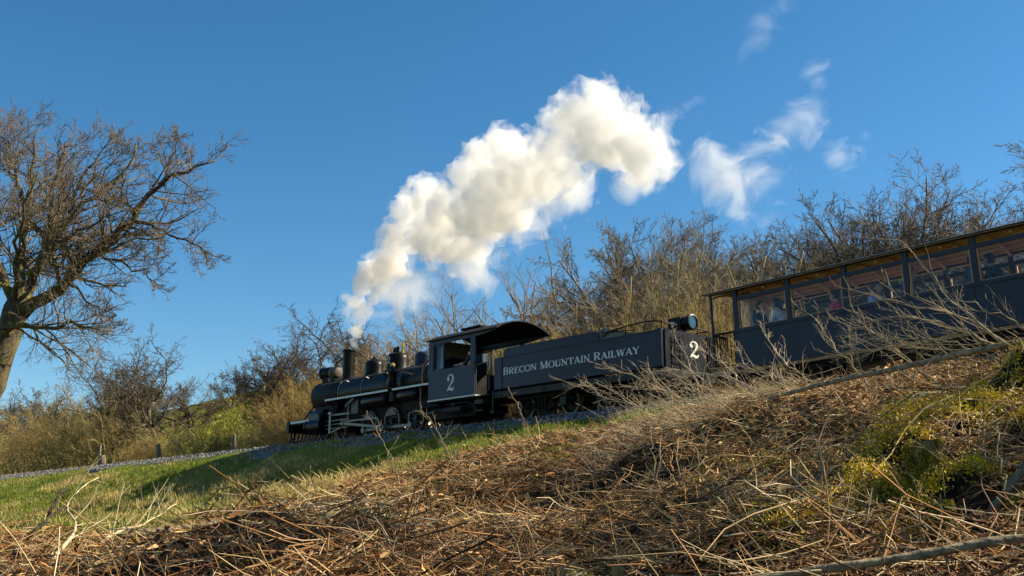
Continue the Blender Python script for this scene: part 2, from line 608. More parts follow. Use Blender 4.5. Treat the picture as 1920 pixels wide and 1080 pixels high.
class MB:
    """solids collected into one mesh (one part)"""
    def __init__(self):
        self.v, self.f = [], []

    def _add(self, V, Fs):
        b = len(self.v)
        self.v += [tuple(p) for p in V]
        self.f += [tuple(b + i for i in q) for q in Fs]
        return self

    def box(self, x0, x1, y0, y1, z0, z1):
        V = [(x, y, z) for z in (z0, z1) for y in (y0, y1) for x in (x0, x1)]
        return self._add(V, [(0, 2, 3, 1), (4, 5, 7, 6), (0, 1, 5, 4), (2, 6, 7, 3), (0, 4, 6, 2), (1, 3, 7, 5)])

    def bar(self, a, b, w, h):
        """rectangular bar from a to b"""
        a, b = np.array(a, float), np.array(b, float)
        t = unit(b - a)
        ref = np.array([0, 0, 1.0]) if abs(t[2]) < 0.9 else np.array([0, 1.0, 0])
        u = unit(np.cross(t, ref))
        v = np.cross(u, t)
        V = [p + u * sx * w / 2 + v * sy * h / 2 for p in (a, b) for sx, sy in ((-1, -1), (1, -1), (1, 1), (-1, 1))]
        return self._add(V, [(3, 2, 1, 0), (4, 5, 6, 7), (0, 1, 5, 4), (1, 2, 6, 5), (2, 3, 7, 6), (3, 0, 4, 7)])

    def lathe(self, org, axis, prof, n=24):
        """profile [(distance along axis, radius)] turned round the axis"""
        org, t = np.array(org, float), unit(np.array(axis, float))
        ref = np.array([0, 0, 1.0]) if abs(t[2]) < 0.9 else np.array([1.0, 0, 0])
        u = unit(np.cross(t, ref))
        v = np.cross(t, u)
        V, Fs = [], []
        for d, r in prof:
            for j in range(n):
                a = 2 * math.pi * j / n
                V.append(org + t * d + (u * math.cos(a) + v * math.sin(a)) * max(r, 1e-4))
        for i in range(len(prof) - 1):
            for j in range(n):
                k = (j + 1) % n
                Fs.append((i * n + j, i * n + k, (i + 1) * n + k, (i + 1) * n + j))
        Fs.append(tuple(range(n))[::-1])
        Fs.append(tuple((len(prof) - 1) * n + j for j in range(n)))
        return self._add(V, Fs)

    def cyl(self, a, b, r, r2=None, n=16):
        a, b = np.array(a, float), np.array(b, float)
        return self.lathe(a, b - a, [(0, r), (float(np.linalg.norm(b - a)), r if r2 is None else r2)], n)

    def tube(self, pts, r, n=8):
        pts = np.array(pts, float)
        for i in range(len(pts) - 1):
            d = unit(pts[i + 1] - pts[i])
            self.cyl(pts[i] - d * r * 0.3, pts[i + 1] + d * r * 0.3, r, n=n)
        return self

    def prism(self, poly, axis, lo, hi):
        """polygon in the plane across 'axis' (0,1,2), pushed from lo to hi"""
        def P(p, q):
            p = list(p)
            p.insert(axis, q)
            return p
        m = len(poly)
        V = [P(p, lo) for p in poly] + [P(p, hi) for p in poly]
        Fs = [tuple(range(m))[::-1], tuple(range(m, 2 * m))] + [(i, (i + 1) % m, m + (i + 1) % m, m + i) for i in range(m)]
        return self._add(V, Fs)

    def mesh(self, name, smooth=True):
        me = bpy.data.meshes.new(name)
        me.from_pydata([tuple(map(float, p)) for p in self.v], [], self.f)
        bm = bmesh.new()
        bm.from_mesh(me)
        bmesh.ops.recalc_face_normals(bm, faces=bm.faces)
        bm.to_mesh(me)
        bm.free()
        if smooth:
            me.polygons.foreach_set('use_smooth', np.ones(len(me.polygons), bool))
            me.set_sharp_from_angle(angle=R(38))
        return me

    def build(self, name, mat, parent=None, loc=None, bevel=0.0, label=None):
        o = link(name, self.mesh(name), mat, parent, loc)
        if bevel:
            b = o.modifiers.new('bevel', 'BEVEL')
            b.width = bevel
            b.segments = 2
            b.limit_method = 'ANGLE'
            b.angle_limit = R(40)
        if label:
            o['label'] = label
        return o


def copy_tree(o, parent=None):
    c = o.copy()
    COL.objects.link(c)
    c.parent = parent
    for ch in list(o.children):
        copy_tree(ch, c)
    return c


# ------------------------------------------------------------------ the ground
def axis_lines(lo, hi, f0, f1, fine, grow_=1.09):
    a = list(np.arange(f0, f1, fine))
    st = fine
    x = f1
    while x < hi:
        a.append(x)
        st = min(st * grow_, 25)
        x += st
    a.append(hi)
    st = fine
    x = f0 - fine
    while x > lo:
        a.insert(0, x)
        st = min(st * grow_, 25)
        x -= st
    a.insert(0, lo)
    return np.array(a)


gx = axis_lines(-600, 600, -9, 9, 0.14, 1.035)
gy = axis_lines(-120, 900, 2, 17, 0.14, 1.03)
GX, GY = np.meshgrid(gx, gy)
Vg = np.stack([GX.ravel(), GY.ravel(), gz(GX.ravel(), GY.ravel())], -1)
nx_, ny_ = len(gx), len(gy)
ii = (np.arange(ny_ - 1)[:, None] * nx_ + np.arange(nx_ - 1)[None]).ravel()
Fg = np.stack([ii, ii + 1, ii + nx_ + 1, ii + nx_], -1)
bmk = bracken_mask(Vg[:, 0], Vg[:, 1])
gme = raw_mesh('ground', Vg, Fg, None, np.stack([bmk, bmk * 0, bmk * 0], -1))


def ground_material():
    m, n, l, b = new_mat('ground_cover')
    tc = n.new("ShaderNodeTexCoord")

    def nz(scale, detail=6, rough=0.6):
        t = n.new("ShaderNodeTexNoise")
        t.inputs["Scale"].default_value = scale
        t.inputs["Detail"].default_value = detail
        t.inputs["Roughness"].default_value = rough
        l.new(tc.outputs["Object"], t.inputs["Vector"])
        return t

    def ramp(src, stops):
        r = n.new("ShaderNodeValToRGB")
        while len(r.color_ramp.elements) < len(stops):
            r.color_ramp.elements.new(0.5)
        for e, (p, c) in zip(r.color_ramp.elements, stops):
            e.position = p
            e.color = (*c, 1)
        l.new(src, r.inputs[0])
        return r
    grass = ramp(nz(0.55, 8, 0.7).outputs["Fac"], [(0.3, (0.07, 0.105, 0.014)), (0.48, (0.14, 0.165, 0.022)), (0.62, (0.23, 0.205, 0.04)), (0.75, (0.30, 0.24, 0.08))])
    litter = ramp(nz(5.5, 9, 0.75).outputs["Fac"], [(0.32, (0.010, 0.007, 0.004)), (0.5, (0.030, 0.020, 0.010)), (0.66, (0.07, 0.043, 0.02)), (0.8, (0.14, 0.09, 0.04))])
    moss = ramp(nz(9, 6, 0.7).outputs["Fac"], [(0.3, (0.045, 0.045, 0.004)), (0.7, (0.16, 0.135, 0.010))])
    mk = n.new("ShaderNodeMapRange")
    mk.inputs["From Min"].default_value = 0.54
    mk.inputs["From Max"].default_value = 0.62
    l.new(nz(0.75, 5).outputs["Fac"], mk.inputs["Value"])
    mx1 = n.new("ShaderNodeMix")
    mx1.data_type = 'RGBA'
    l.new(mk.outputs[0], mx1.inputs[0])
    l.new(litter.outputs[0], mx1.inputs[6])
    l.new(moss.outputs[0], mx1.inputs[7])
    at_ = n.new("ShaderNodeAttribute")
    at_.attribute_name = 'Col'
    sx = n.new("ShaderNodeSeparateColor")
    l.new(at_.outputs["Color"], sx.inputs[0])
    mx2 = n.new("ShaderNodeMix")
    mx2.data_type = 'RGBA'
    l.new(sx.outputs[0], mx2.inputs[0])
    l.new(grass.outputs[0], mx2.inputs[6])
    l.new(mx1.outputs[2], mx2.inputs[7])
    l.new(mx2.outputs[2], b.inputs["Base Color"])
    b.inputs["Roughness"].default_value = 0.95
    b.inputs["Specular IOR Level"].default_value = 0.1
    bp = n.new("ShaderNodeBump")
    bp.inputs["Strength"].default_value = 0.9
    bp.inputs["Distance"].default_value = 0.12
    l.new(nz(7, 9, 0.75).outputs["Fac"], bp.inputs["Height"])
    l.new(bp.outputs[0], b.inputs["Normal"])
    return m


tag(link('ground', gme, ground_material()), kind='structure')

# ------------------------------------------------------------------ railway track
def track_point(s, w, h):
    s = np.asarray(s, float)
    return C0 + np.multiply.outer(s, D) + np.multiply.outer(np.asarray(w) + track_dw(s), N) + np.multiply.outer(RAIL + h + track_dz(s), np.array([0, 0, 1.0]))


def sweep(prof, ss, name):
    """profile [(w,h)] swept along the line"""
    V = np.concatenate([track_point(ss, w, h) for w, h in prof]).reshape(len(prof), len(ss), 3)
    m, k = len(prof), len(ss)
    Fs = []
    for i in range(m - 1):
        for j in range(k - 1):
            Fs.append((i * k + j, i * k + j + 1, (i + 1) * k + j + 1, (i + 1) * k + j))
    return raw_mesh(name, V.reshape(-1, 3), Fs, smooth=False)


ss = np.concatenate([np.arange(-34, 12, 1.0), np.arange(12, 70, 2.0)])
ballast_m = paint('ballast_bed', (0.13, 0.126, 0.12), 0.9, var=0.45, scale=16, bump=1.0)
bed = tag(link('railway_track', sweep([(2.7, -0.95), (2.25, -0.42), (1.25, -0.10), (-1.15, -0.10), (-1.75, -0.34), (-2.2, -0.8)], ss, 'ballast_bed'), ballast_m), kind='structure')
for wr_ in (0.30, -0.30):
    link('rail', sweep([(wr_ - .05, -.12), (wr_ - .05, -.10), (wr_ - .01, -.09), (wr_ - .01, -.035), (wr_ - .028, -.025), (wr_ - .028, 0), (wr_ + .028, 0), (wr_ + .028, -.025), (wr_ + .01, -.035), (wr_ + .01, -.09), (wr_ + .05, -.10), (wr_ + .05, -.12)], ss, 'rail'), M['rail'], bed)
slm = MB().box(-.11, .11, -.62, .62, -.16, -.082).mesh('sleeper')
for s in np.arange(8.5, 42, 0.68):
    o = link('sleeper', slm, M['sleeper'], bed)
    o.location = track_point(s, 0, 0)
    o.rotation_euler = (0, 0, math.atan2(D[1], D[0]) + random.uniform(-.02, .02))


def pebbles(name, P, size, colr, rg):
    """octahedral chips"""
    B = len(P)
    o = np.array([[1, 0, 0], [-1, 0, 0], [0, 1, 0], [0, -1, 0], [0, 0, 1], [0, 0, -1]], float)
    V = P[:, None] + (o[None] * rg.uniform(0.6, 1.3, (B, 6, 1)) + rg.normal(0, .25, (B, 6, 3))) * size[:, None, None] * np.array([1, 1, .75])
    t = np.array([[0, 2, 4], [2, 1, 4], [1, 3, 4], [3, 0, 4], [2, 0, 5], [1, 2, 5], [3, 1, 5], [0, 3, 5]])
    Fs = (np.arange(B)[:, None, None] * 6 + t[None]).reshape(-1, 3)
    return raw_mesh(name, V.reshape(-1, 3), None, Fs, np.repeat(colr, 6, 0), smooth=False)


nb = 15000
sb = rng.uniform(-16, 46, nb)
wb = np.where(rng.random(nb) < .75, rng.uniform(.5, 2.35, nb), rng.uniform(-1.7, .5, nb))
hb = np.interp(np.abs(wb), [0, 1.25, 2.25, 2.6], [-.09, -.09, -.41, -.7]) + rng.uniform(-.01, .03, nb)
pb = np.array([track_point(a, b, c) for a, b, c in zip(sb, wb, hb)])
cb_ = np.array([0.19, 0.184, 0.175]) * rng.uniform(.35, 1.6, (nb, 1))
bs_ = link('ballast_stones', pebbles('ballast_stones', pb, rng.uniform(.018, .05, nb), cb_, rng), M['stone'], bed)
bs_['kind'] = 'stuff'

# ------------------------------------------------------------------ painted serif lettering
TK, TN, SF = 0.20, 0.085, 0.07


def ell(cx, cy, rx, ry, a0, a1, wmin, wmax, n=14):
    p, w = [], []
    for i in range(n + 1):
        a = R(a0 + (a1 - a0) * i / n)
        p.append((cx + rx * math.cos(a), cy + ry * math.sin(a)))
        w.append(wmin + (wmax - wmin) * abs(math.cos(a)) ** 1.5)
    return p, w


def ln(x0, y0, x1, y1, w):
    return [(x0, y0), (x1, y1)], [w, w]


def serif(x, y, hw=0.15):
    return ln(x - hw, y + (SF / 2 if y < .5 else -SF / 2), x + hw, y + (SF / 2 if y < .5 else -SF / 2), SF)


def stem(x, w=TK, top=True, bot=True):
    r = [ln(x, 0, x, 1, w)]
    if bot:
        r.append(serif(x, 0))
    if top:
        r.append(serif(x, 1))
    return r


GLYPH = {
    'B': (stem(.2) + [ln(.2, .97, .42, .97, TN), ell(.42, .745, .22, .225, 90, -90, TN, TK), ln(.2, .52, .44, .52, TN), ell(.44, .275, .26, .245, 90, -90, TN, TK), ln(.2, .03, .44, .03, TN)], .80),
    'R': (stem(.2) + [ln(.2, .97, .44, .97, TN), ell(.44, .73, .24, .24, 90, -90, TN, TK), ln(.2, .49, .44, .49, TN), ([(.42, .5), (.56, .3), (.72, .04)], [.12, TK, TK]), serif(.76, 0, .11)], .88),
    'E': (stem(.2) + [ln(.2, .97, .68, .97, TN), ln(.68, 1, .68, .74, SF), ln(.2, .51, .52, .51, TN), ln(.52, .64, .52, .38, SF), ln(.2, .03, .70, .03, TN), ln(.71, 0, .71, .30, SF)], .80),
    'C': ([ell(.48, .5, .38, .48, 48, 312, TN, TK, 22), ln(.75, 1, .75, .68, SF), ln(.75, .12, .78, .30, SF)], .86),
    'O': ([ell(.48, .5, .39, .48, 0, 360, TN, TK, 30)], .96),
    'N': ([ln(.18, 0, .18, 1, TN), serif(.18, 0), serif(.14, 1, .12), ln(.16, .98, .80, .02, TK), ln(.80, 0, .80, 1, TN), serif(.80, 1)], .98),
    'M': ([ln(.16, 0, .20, 1, TN), serif(.16, 0, .12), serif(.18, 1, .12), ln(.22, .99, .55, .02, TK), ln(.55, .02, .90, .99, TN), ln(.94, 0, .92, 1, TK), serif(.95, 0), serif(.94, 1, .12)], 1.14),
    'U': (stem(.2, TK, True, False) + [ell(.48, .32, .28, .30, 180, 360, TN, TK, 16), ln(.76, .3, .76, 1, TN), serif(.76, 1, .13)], .94),
    'T': (stem(.42, TK, False, True) + [ln(.06, .97, .78, .97, TN), ln(.06, 1, .04, .70, SF), ln(.78, 1, .80, .70, SF)], .84),
    'A': ([ln(.12, .02, .44, .98, TN), ln(.44, 1, .78, .02, TK), ln(.24, .34, .66, .34, TN), serif(.12, 0, .12), serif(.80, 0, .14)], .92),
    'I': (stem(.2), .40),
    'L': (stem(.2) + [ln(.2, .03, .66, .03, TN), ln(.67, 0, .67, .32, SF)], .74),
    'W': ([ln(.12, .98, .36, .02, TK), ln(.36, .02, .60, .96, TN), ln(.56, .98, .82, .02, TK), ln(.82, .02, 1.04, .98, TN), serif(.12, 1, .13), serif(.58, 1, .13), serif(1.05, 1, .12)], 1.16),
    'Y': ([ln(.10, .98, .44, .44, TK), ln(.44, .44, .76, .98, TN), ln(.44, .0, .44, .46, TK), serif(.44, 0), serif(.10, 1, .13), serif(.77, 1, .12)], .88),
    ' ': ([], .42),
    '2': ([([(.16, .68), (.14, .76), (.19, .88), (.30, .965), (.43, .98), (.57, .93), (.655, .82), (.655, .69), (.60, .56), (.48, .42), (.32, .28), (.19, .14), (.10, .02)],
            [.12, .12, .07, .06, .07, .12, .17, .18, .16, .12, .09, .08, .07]),
           ell(.215, .70, .055, .055, 0, 360, .11, .11, 12),
           ([(.11, .03), (.20, .12), (.32, .15), (.46, .10), (.60, .065), (.70, .10), (.77, .24)], [.06, .12, .17, .17, .15, .10, .05])], .86),
}


def lettering(text, height, stretch, org, ex, ey, nrm, name, mat, parent, caps=()):
    """words painted on a surface: org + x*ex + y*ey, lifted along nrm"""
    org, ex, ey, nrm = (np.array(v, float) for v in (org, ex, ey, nrm))
    V, Fs = [], []
    x = 0.0
    off = 0.003
    for ci, ch in enumerate(text):
        strokes, adv = GLYPH[ch]
        sc = height * (1.14 if ci in caps else 1.0)
        for si, (pts, ws) in enumerate(strokes):
            pts = np.array(pts)
            t = unit(np.gradient(pts, axis=0))
            nn = np.stack([-t[:, 1], t[:, 0]], 1)
            b = len(V)
            o = off + 0.0004 * si
            for p, q, w in zip(pts, nn, ws):
                for sg in (-1, 1):
                    g = p + q * w / 2 * sg
                    V.append(org + ex * (x + g[0] * sc * stretch) + ey * (g[1] * sc) + nrm * o)
            for i in range(len(pts) - 1):
                Fs.append((b + 2 * i, b + 2 * i + 1, b + 2 * i + 3, b + 2 * i + 2))
        x += adv * sc * stretch
    me = bpy.data.meshes.new(name)
    me.from_pydata([tuple(v) for v in V], [], Fs)
    return link(name, me, mat, parent), x


TRAIN_ROT = (0, 0, math.atan2(D[1], D[0]))
# ------------------------------------------------------------------ locomotive (local x = forward s, y = w towards viewer, z above the rail)
def arc_roof(mb, x0, x1, half, eave, crown, th, n=14):
    """segment-arch roof sheet"""
    rise = crown - eave
    rad = (half * half + rise * rise) / (2 * rise)
    am = math.asin(half / rad)
    top = [(rad * math.sin(-am + 2 * am * i / n), crown - rad + rad * math.cos(-am + 2 * am * i / n)) for i in range(n + 1)]
    r2 = rad - th
    bot = [(r2 * math.sin(-am + 2 * am * i / n), crown - rad + r2 * math.cos(-am + 2 * am * i / n)) for i in range(n + 1)]
    V, Fs = [], []
    for x in (x0, x1):
        V += [(x, a, b) for a, b in top] + [(x, a, b) for a, b in bot]
    m = n + 1
    for i in range(n):
        Fs += [(i, i + 1, 2 * m + i + 1, 2 * m + i), (m + i, 3 * m + i, 3 * m + i + 1, m + i + 1), (i, m + i, m + i + 1, i + 1), (2 * m + i, 2 * m + i + 1, 3 * m + i + 1, 3 * m + i)]
    Fs += [(0, 2 * m, 3 * m, m), (n, m + n, 3 * m + n, 2 * m + n)]
    mb._add(V, Fs)
    return mb


def wheel_set(name, r, spokes, parent, positions, weight=False, mat='black', width=0.11):
    """each wheel is a part: hub and spokes, with the tyre and counterweight below it"""
    core = MB()
    core.cyl((0, -.07, 0), (0, .09, 0), r * .2, n=14)
    if spokes:
        for k in range(spokes):
            a = 2 * math.pi * k / spokes
            core.bar((math.cos(a) * r * .15, 0, math.sin(a) * r * .15), (math.cos(a) * r * .88, 0, math.sin(a) * r * .88), .035, .05)
    else:
        core.lathe((0, -.03, 0), (0, 1, 0), [(0, r * .86), (.03, r * .8), (.06, r * .5)], 24)
    cm = core.mesh('wheel')
    tm = MB()
    V, Fs, n = [], [], 36
    for j in range(n):
        a = 2 * math.pi * j / n
        for (rr, yy) in ((r * .84, -.06), (r, -.06), (r, .06), (r * .84, .06)):
            V.append((rr * math.cos(a), yy, rr * math.sin(a)))
    for j in range(n):
        k = (j + 1) % n
        for q in range(4):
            Fs.append((j * 4 + q, k * 4 + q, k * 4 + (q + 1) % 4, j * 4 + (q + 1) % 4))
    tm._add(V, Fs)
    tme = tm.mesh('tyre')
    if weight:
        wm = MB()
        aa = [R(28 + (124) * i / 12) for i in range(13)]
        wm.prism([(r * .83 * math.cos(a), r * .83 * math.sin(a)) for a in aa] , 1, .062, .10)
        wme = wm.mesh('counterweight')
    for (s, w) in positions:
        o = link('wheel', cm, M[mat], parent, (s, w, r))
        if w < 0:
            o.rotation_euler = (0, 0, math.pi)
        link('tyre', tme, M['tread'], o)
        if weight:
            link('counterweight', wme, M['weight'], o)


loco = empty('steam_locomotive', TW(0, 0, RAIL), TRAIN_ROT, 'black steam locomotive with navy blue cab numbered 2, smoking chimney', 'locomotive')
BH = 1.59
b_ = MB().lathe((1.15, 0, BH), (1, 0, 0), [(0, .57), (1.9, .57), (2.5, .51), (5.9, .50)], 40)
boiler = b_.build('boiler', M['black'], loco)
for s in (6.92, 5.52, 4.15, 3.25, 2.0):
    rr = .507 if s > 3.6 else .577 if s < 3.0 else .545
    pts = [(s, rr * math.cos(a), BH + rr * math.sin(a)) for a in np.linspace(-.55, math.pi + .55, 25)]
    MB().tube(pts, .014, 6).build('boiler_band', M['frame_grey'] if s in (4.15,) else M['band'], boiler)
sbx = MB().lathe((7.0, 0, BH), (1, 0, 0), [(0, .525), (1.62, .525), (1.66, .50)], 40).build('smokebox', M['black_dull'], loco)
MB().lathe((8.655, 0, BH), (1, 0, 0), [(0, .46), (.04, .45), (.10, .36), (.15, .2), (.165, .05), (.24, .045)], 32).build('smokebox_door', M['black'], sbx)
for a in (0.5, 1.5, 2.6, 3.7, 4.8, 5.9):
    MB().bar((8.69, .44 * math.cos(a), BH + .44 * math.sin(a)), (8.69, .51 * math.cos(a), BH + .51 * math.sin(a)), .05, .04).build('door_clamp', M['black'], sbx)
MB().box(7.05, 8.5, -.42, .42, .74, 1.22).build('smokebox_saddle', M['black_dull'], loco, bevel=.03)
ch = MB().lathe((7.09, 0, BH + .42), (0, 0, 1), [(0, .36), (.05, .30), (.12, .205), (.3, .19), (1.02, .205), (1.05, .235), (1.09, .235), (1.10, .17), (.95, .16)], 32).build('chimney', M['black'], loco)


def dome(name, s, r, top, mat):
    b0 = BH + .36
    h = top - b0
    return MB().lathe((s, 0, b0), (0, 0, 1), [(0, r * 1.32), (.07, r * 1.28), (.13, r * 1.05), (.17, r), (h * .72, r), (h * .86, r * .93), (h * .95, r * .74), (h, r * .42), (h + .01, .02)], 36).build(name, M[mat], loco)


sd = dome('sand_dome', 5.5, .30, 2.58, 'black')
MB().lathe((5.5, 0, 2.57), (0, 0, 1), [(0, .14), (.03, .14), (.05, .06), (.10, .05), (.11, .01)], 16).build('dome_cap', M['black_dull'], sd)
st_ = dome('steam_dome', 4.15, .355, 2.66, 'black')
MB().lathe((4.22, .06, 2.63), (0, 0, 1), [(0, .07), (.12, .07), (.13, .05), (.2, .05)], 12).build('safety_valve', M['black_dull'], st_)
MB().lathe((3.93, -.03, 2.62), (0, 0, 1), [(0, .05), (.13, .05), (.14, .03), (.18, .03), (.19, .055), (.34, .055), (.36, .02)], 12).build('whistle', M['brass'], st_)
MB().lathe((4.03, .10, 2.62), (0, 0, 1), [(0, .045), (.2, .045), (.22, .02)], 12).build('safety_valve', M['black_dull'], st_)
d3 = dome('rear_sand_dome', 2.72, .30, 2.52, 'navy')
# the painted number on the steam dome, wrapped on its near face
_a = R(93)
lettering('2', .22, 1.0, (4.15 + .358 * math.cos(_a) + .09 * math.sin(_a), .358 * math.sin(_a) - .09 * math.cos(_a) + .012, 2.27), (-math.sin(_a), math.cos(_a), 0), (0, 0, 1), (math.cos(_a), math.sin(_a), 0), 'number', M['white'], st_)
# headlamp and the drum behind it on the smokebox top
hl = MB().lathe((8.12, 0, 2.44), (1, 0, 0), [(0, .17), (.04, .2), (.42, .2), (.44, .235), (.54, .235), (.55, .2), (.5, .17)], 28).build('headlamp', M['black'], loco)
MB().lathe((8.61, 0, 2.44), (1, 0, 0), [(0, .17), (.015, .17)], 24).build('lens', M['lens'], hl)
MB().box(8.15, 8.55, -.14, .14, 2.08, 2.26).build('lamp_bracket', M['black_dull'], hl)
dr_ = MB().lathe((7.52, .10, 2.38), (1, 0, 0), [(0, .10), (.02, .16), (.22, .165), (.24, .20), (.42, .20), (.46, .14)], 24).build('dynamo', M['tan'], loco)
MB().box(7.6, 7.9, -.02, .2, 2.06, 2.24).build('dynamo_bracket', M['black_dull'], dr_)
MB().tube([(7.72, .12, 2.55), (7.66, .14, 2.68), (7.5, .12, 2.76), (7.25, .1, 2.82)], .03, 8).build('exhaust_pipe', M['black_dull'], dr_)
# handrails with stanchions
for sg in (1, -1):
    hr = MB().tube([(7.95, .54 * sg, 1.93), (1.35, .56 * sg, 1.95)], .016, 8).build('handrail', M['steel'], loco)
    for s in (7.6, 6.4, 5.2, 4.0, 2.8, 1.6):
        MB().cyl((s, .38 * sg, 1.90), (s, .56 * sg, 1.94), .018, n=8).build('stanchion', M['steel'], hr)
# running boards with a pale edge
for sg in (1, -1):
    for (a, b) in ((7.14, 3.44), (3.2, 1.27)):
        y0, y1 = sorted((.5 * sg, .84 * sg))
        rb = MB().box(b, a, y0, y1, 1.30, 1.33).build('running_board', M['black_dull'], loco)
        e0, e1 = sorted((.842 * sg, .858 * sg))
        MB().box(b, a, e0, e1, 1.275, 1.337).build('board_edge', M['white'], rb)
        for s in np.arange(b + .2, a, .85):
            MB().bar((s, .45 * sg, 1.02), (s, .80 * sg, 1.28), .03, .03).build('board_bracket', M['black_dull'], rb)
# reservoirs below the boards
for sg in (1, -1):
    for (a, b, h, r) in ((5.05, 3.72, 1.08, .15), (3.05, 2.05, 1.10, .16)):
        MB().lathe((b, .68 * sg, h), (1, 0, 0), [(0, r * .5), (.04, r * .9), (.08, r), (a - b - .08, r), (a - b - .04, r * .9), (a - b, r * .5)], 22).build('air_reservoir', M['tankbrown'], loco)
# air pump at the gap of the boards
pm = MB().lathe((3.33, .76, 1.42), (0, 0, 1), [(0, .12), (.03, .15), (.06, .13), (.40, .13), (.43, .15), (.47, .15), (.48, .07), (.62, .06)], 20).build('air_pump', M['black'], loco)
MB().lathe((3.33, .76, 2.03), (0, 0, 1), [(0, .05), (.03, .075), (.09, .07), (.13, .03)], 12).build('lubricator_cup', M['brass'], pm)
MB().lathe((3.33, .72, .95), (0, 0, 1), [(0, .11), (.30, .11)], 16).build('pump_cylinder', M['frame_grey'], pm)
MB().tube([(3.3, .66, 1.80), (3.05, .62, 1.86), (2.7, .60, 1.80), (2.5, .60, 1.70)], .018, 8).build('steam_pipe', M['steel'], pm)
MB().tube([(3.42, .74, 1.62), (3.75, .66, 1.66), (3.9, .6, 1.55)], .018, 8).build('steam_pipe', M['copper'], pm)
for (s, p) in ((1.95, M['copper']), (1.62, M['steel']), (1.45, M['white'])):
    MB().tube([(s, .60, 1.35), (s, .63, 1.7), (s - .04, .62, 1.95), (s - .15, .5, 2.1)], .022, 8).build('injector_pipe', p, loco)
MB().tube([(1.9, .72, 1.25), (1.88, .72, .75), (1.8, .74, .52), (1.55, .74, .44), (1.2, .74, .46)], .026, 8).build('feed_pipe', M['steel'], loco)
# frames and firebox
MB().box(.9, 8.85, .26, .33, .42, 1.0).box(.9, 8.85, -.33, -.26, .42, 1.0).build('frame', M['black_dull'], loco)
MB().box(1.15, 3.0, -.55, .55, .62, 1.35).build('firebox', M['black_dull'], loco, bevel=.04)
MB().box(3.1, 7.0, -.25, .25, .55, 1.12).build('inner_frame', M['black_dull'], loco)
wheel_set('wheel', .42, 12, loco, [(s, w) for s in (5.08, 3.80, 2.52) for w in (.36, -.36)], True)
wheel_set('wheel', .28, 0, loco, [(s, w) for s in (7.85, 6.75, .95) for w in (.36, -.36)])
for sg in (1, -1):
    for s in (5.08, 3.80, 2.52):
        MB().cyl((s, 0, .42), (s, .34 * sg, .42), .06, n=10).build('axle', M['black_dull'], loco)
    w1 = .50 * sg
    cyl = MB().lathe((7.32, .70 * sg, .50), (1, 0, 0), [(0, .2), (.02, .27), (.10, .27), (.11, .245), (.90, .245), (.91, .27), (.98, .27), (1.0, .2), (1.05, .08)], 28).build('cylinder', M['black'], loco)
    MB().lathe((7.36, .64 * sg, .88), (1, 0, 0), [(0, .12), (.02, .17), (.90, .17), (.93, .12), (.98, .06)], 20).build('valve_chest', M['black'], cyl)
    y0, y1 = sorted((.3 * sg, .86 * sg))
    MB().box(7.45, 8.2, y0, y1, .42, .95).build('cylinder_block', M['tankbrown'], cyl, bevel=.05)
    for h in (.36, .62):
        MB().bar((7.3, .66 * sg, h), (5.95, .66 * sg, h), .05, .035).build('crosshead_guide', M['steel'], cyl)
    MB().cyl((7.35, .68 * sg, .49), (6.1, .68 * sg, .49), .025, n=10).build('piston_rod', M['steel'], cyl)
    MB().box(5.95, 6.25, min(.62 * sg, .74 * sg), max(.62 * sg, .74 * sg), .38, .60).build('crosshead', M['wgrey'], loco, bevel=.02)
    cr_ = MB().bar((6.1, .78 * sg, .47), (3.80, .72 * sg, .20), .045, .085)
    cr_.cyl((6.1, .72 * sg, .47), (6.1, .82 * sg, .47), .07, n=14).cyl((3.8, .62 * sg, .20), (3.8, .80 * sg, .20), .10, n=16).build('connecting_rod', M['steel'], loco)
    co_ = MB().bar((5.12, .58 * sg, .19), (2.56, .58 * sg, .20), .045, .08)
    for s in (5.12, 3.8, 2.56):
        co_.cyl((s, .46 * sg, .195), (s, .64 * sg, .195), .095, n=16)
    co_.build('coupling_rod', M['steel'], loco)
    MB().bar((6.85, .80 * sg, .86), (6.85, .80 * sg, .18), .035, .05).cyl((6.85, .74 * sg, .86), (6.85, .84 * sg, .86), .045, n=10).build('combination_lever', M['white'], loco)
    MB().bar((6.85, .78 * sg, .20), (6.2, .78 * sg, .34), .03, .045).build('union_link', M['steel'], loco)
    MB().bar((6.9, .74 * sg, .80), (5.75, .74 * sg, .78), .035, .055).build('radius_rod', M['steel'], loco)
    MB().bar((7.36, .64 * sg, .88), (6.8, .76 * sg, .86), .03, .03).build('valve_rod', M['steel'], loco)
    el = MB()
    pts = [(5.75 + .10 * math.cos(a), .74 * sg, .78 + .30 * math.sin(a)) for a in np.linspace(-1.4, 1.4, 9)]
    el.tube(pts, .03, 8).build('expansion_link', M['steel'], loco)
    MB().bar((5.83, .80 * sg, .52), (4.0, .80 * sg, .50), .03, .05).build('eccentric_rod', M['steel'], loco)
    MB().bar((3.8, .82 * sg, .20), (4.02, .82 * sg, .50), .035, .07).build('eccentric_crank', M['steel'], loco)
    MB().bar((5.95, .78 * sg, 1.02), (5.45, .78 * sg, 1.24), .05, .09).build('lifting_arm', M['wgrey'], loco)
    MB().bar((5.45, .7 * sg, 1.22), (1.3, .7 * sg, 1.25), .02, .03).build('reach_rod', M['black_dull'], loco)
    MB().box(5.3, 5.7, min(.4 * sg, .72 * sg), max(.4 * sg, .72 * sg), .75, 1.2).build('motion_bracket', M['wgrey'], loco)
    MB().tube([(8.62, .36 * sg, 1.32), (9.35, .40 * sg, .74)], .026, 8).build('smokebox_brace', M['black'], loco)
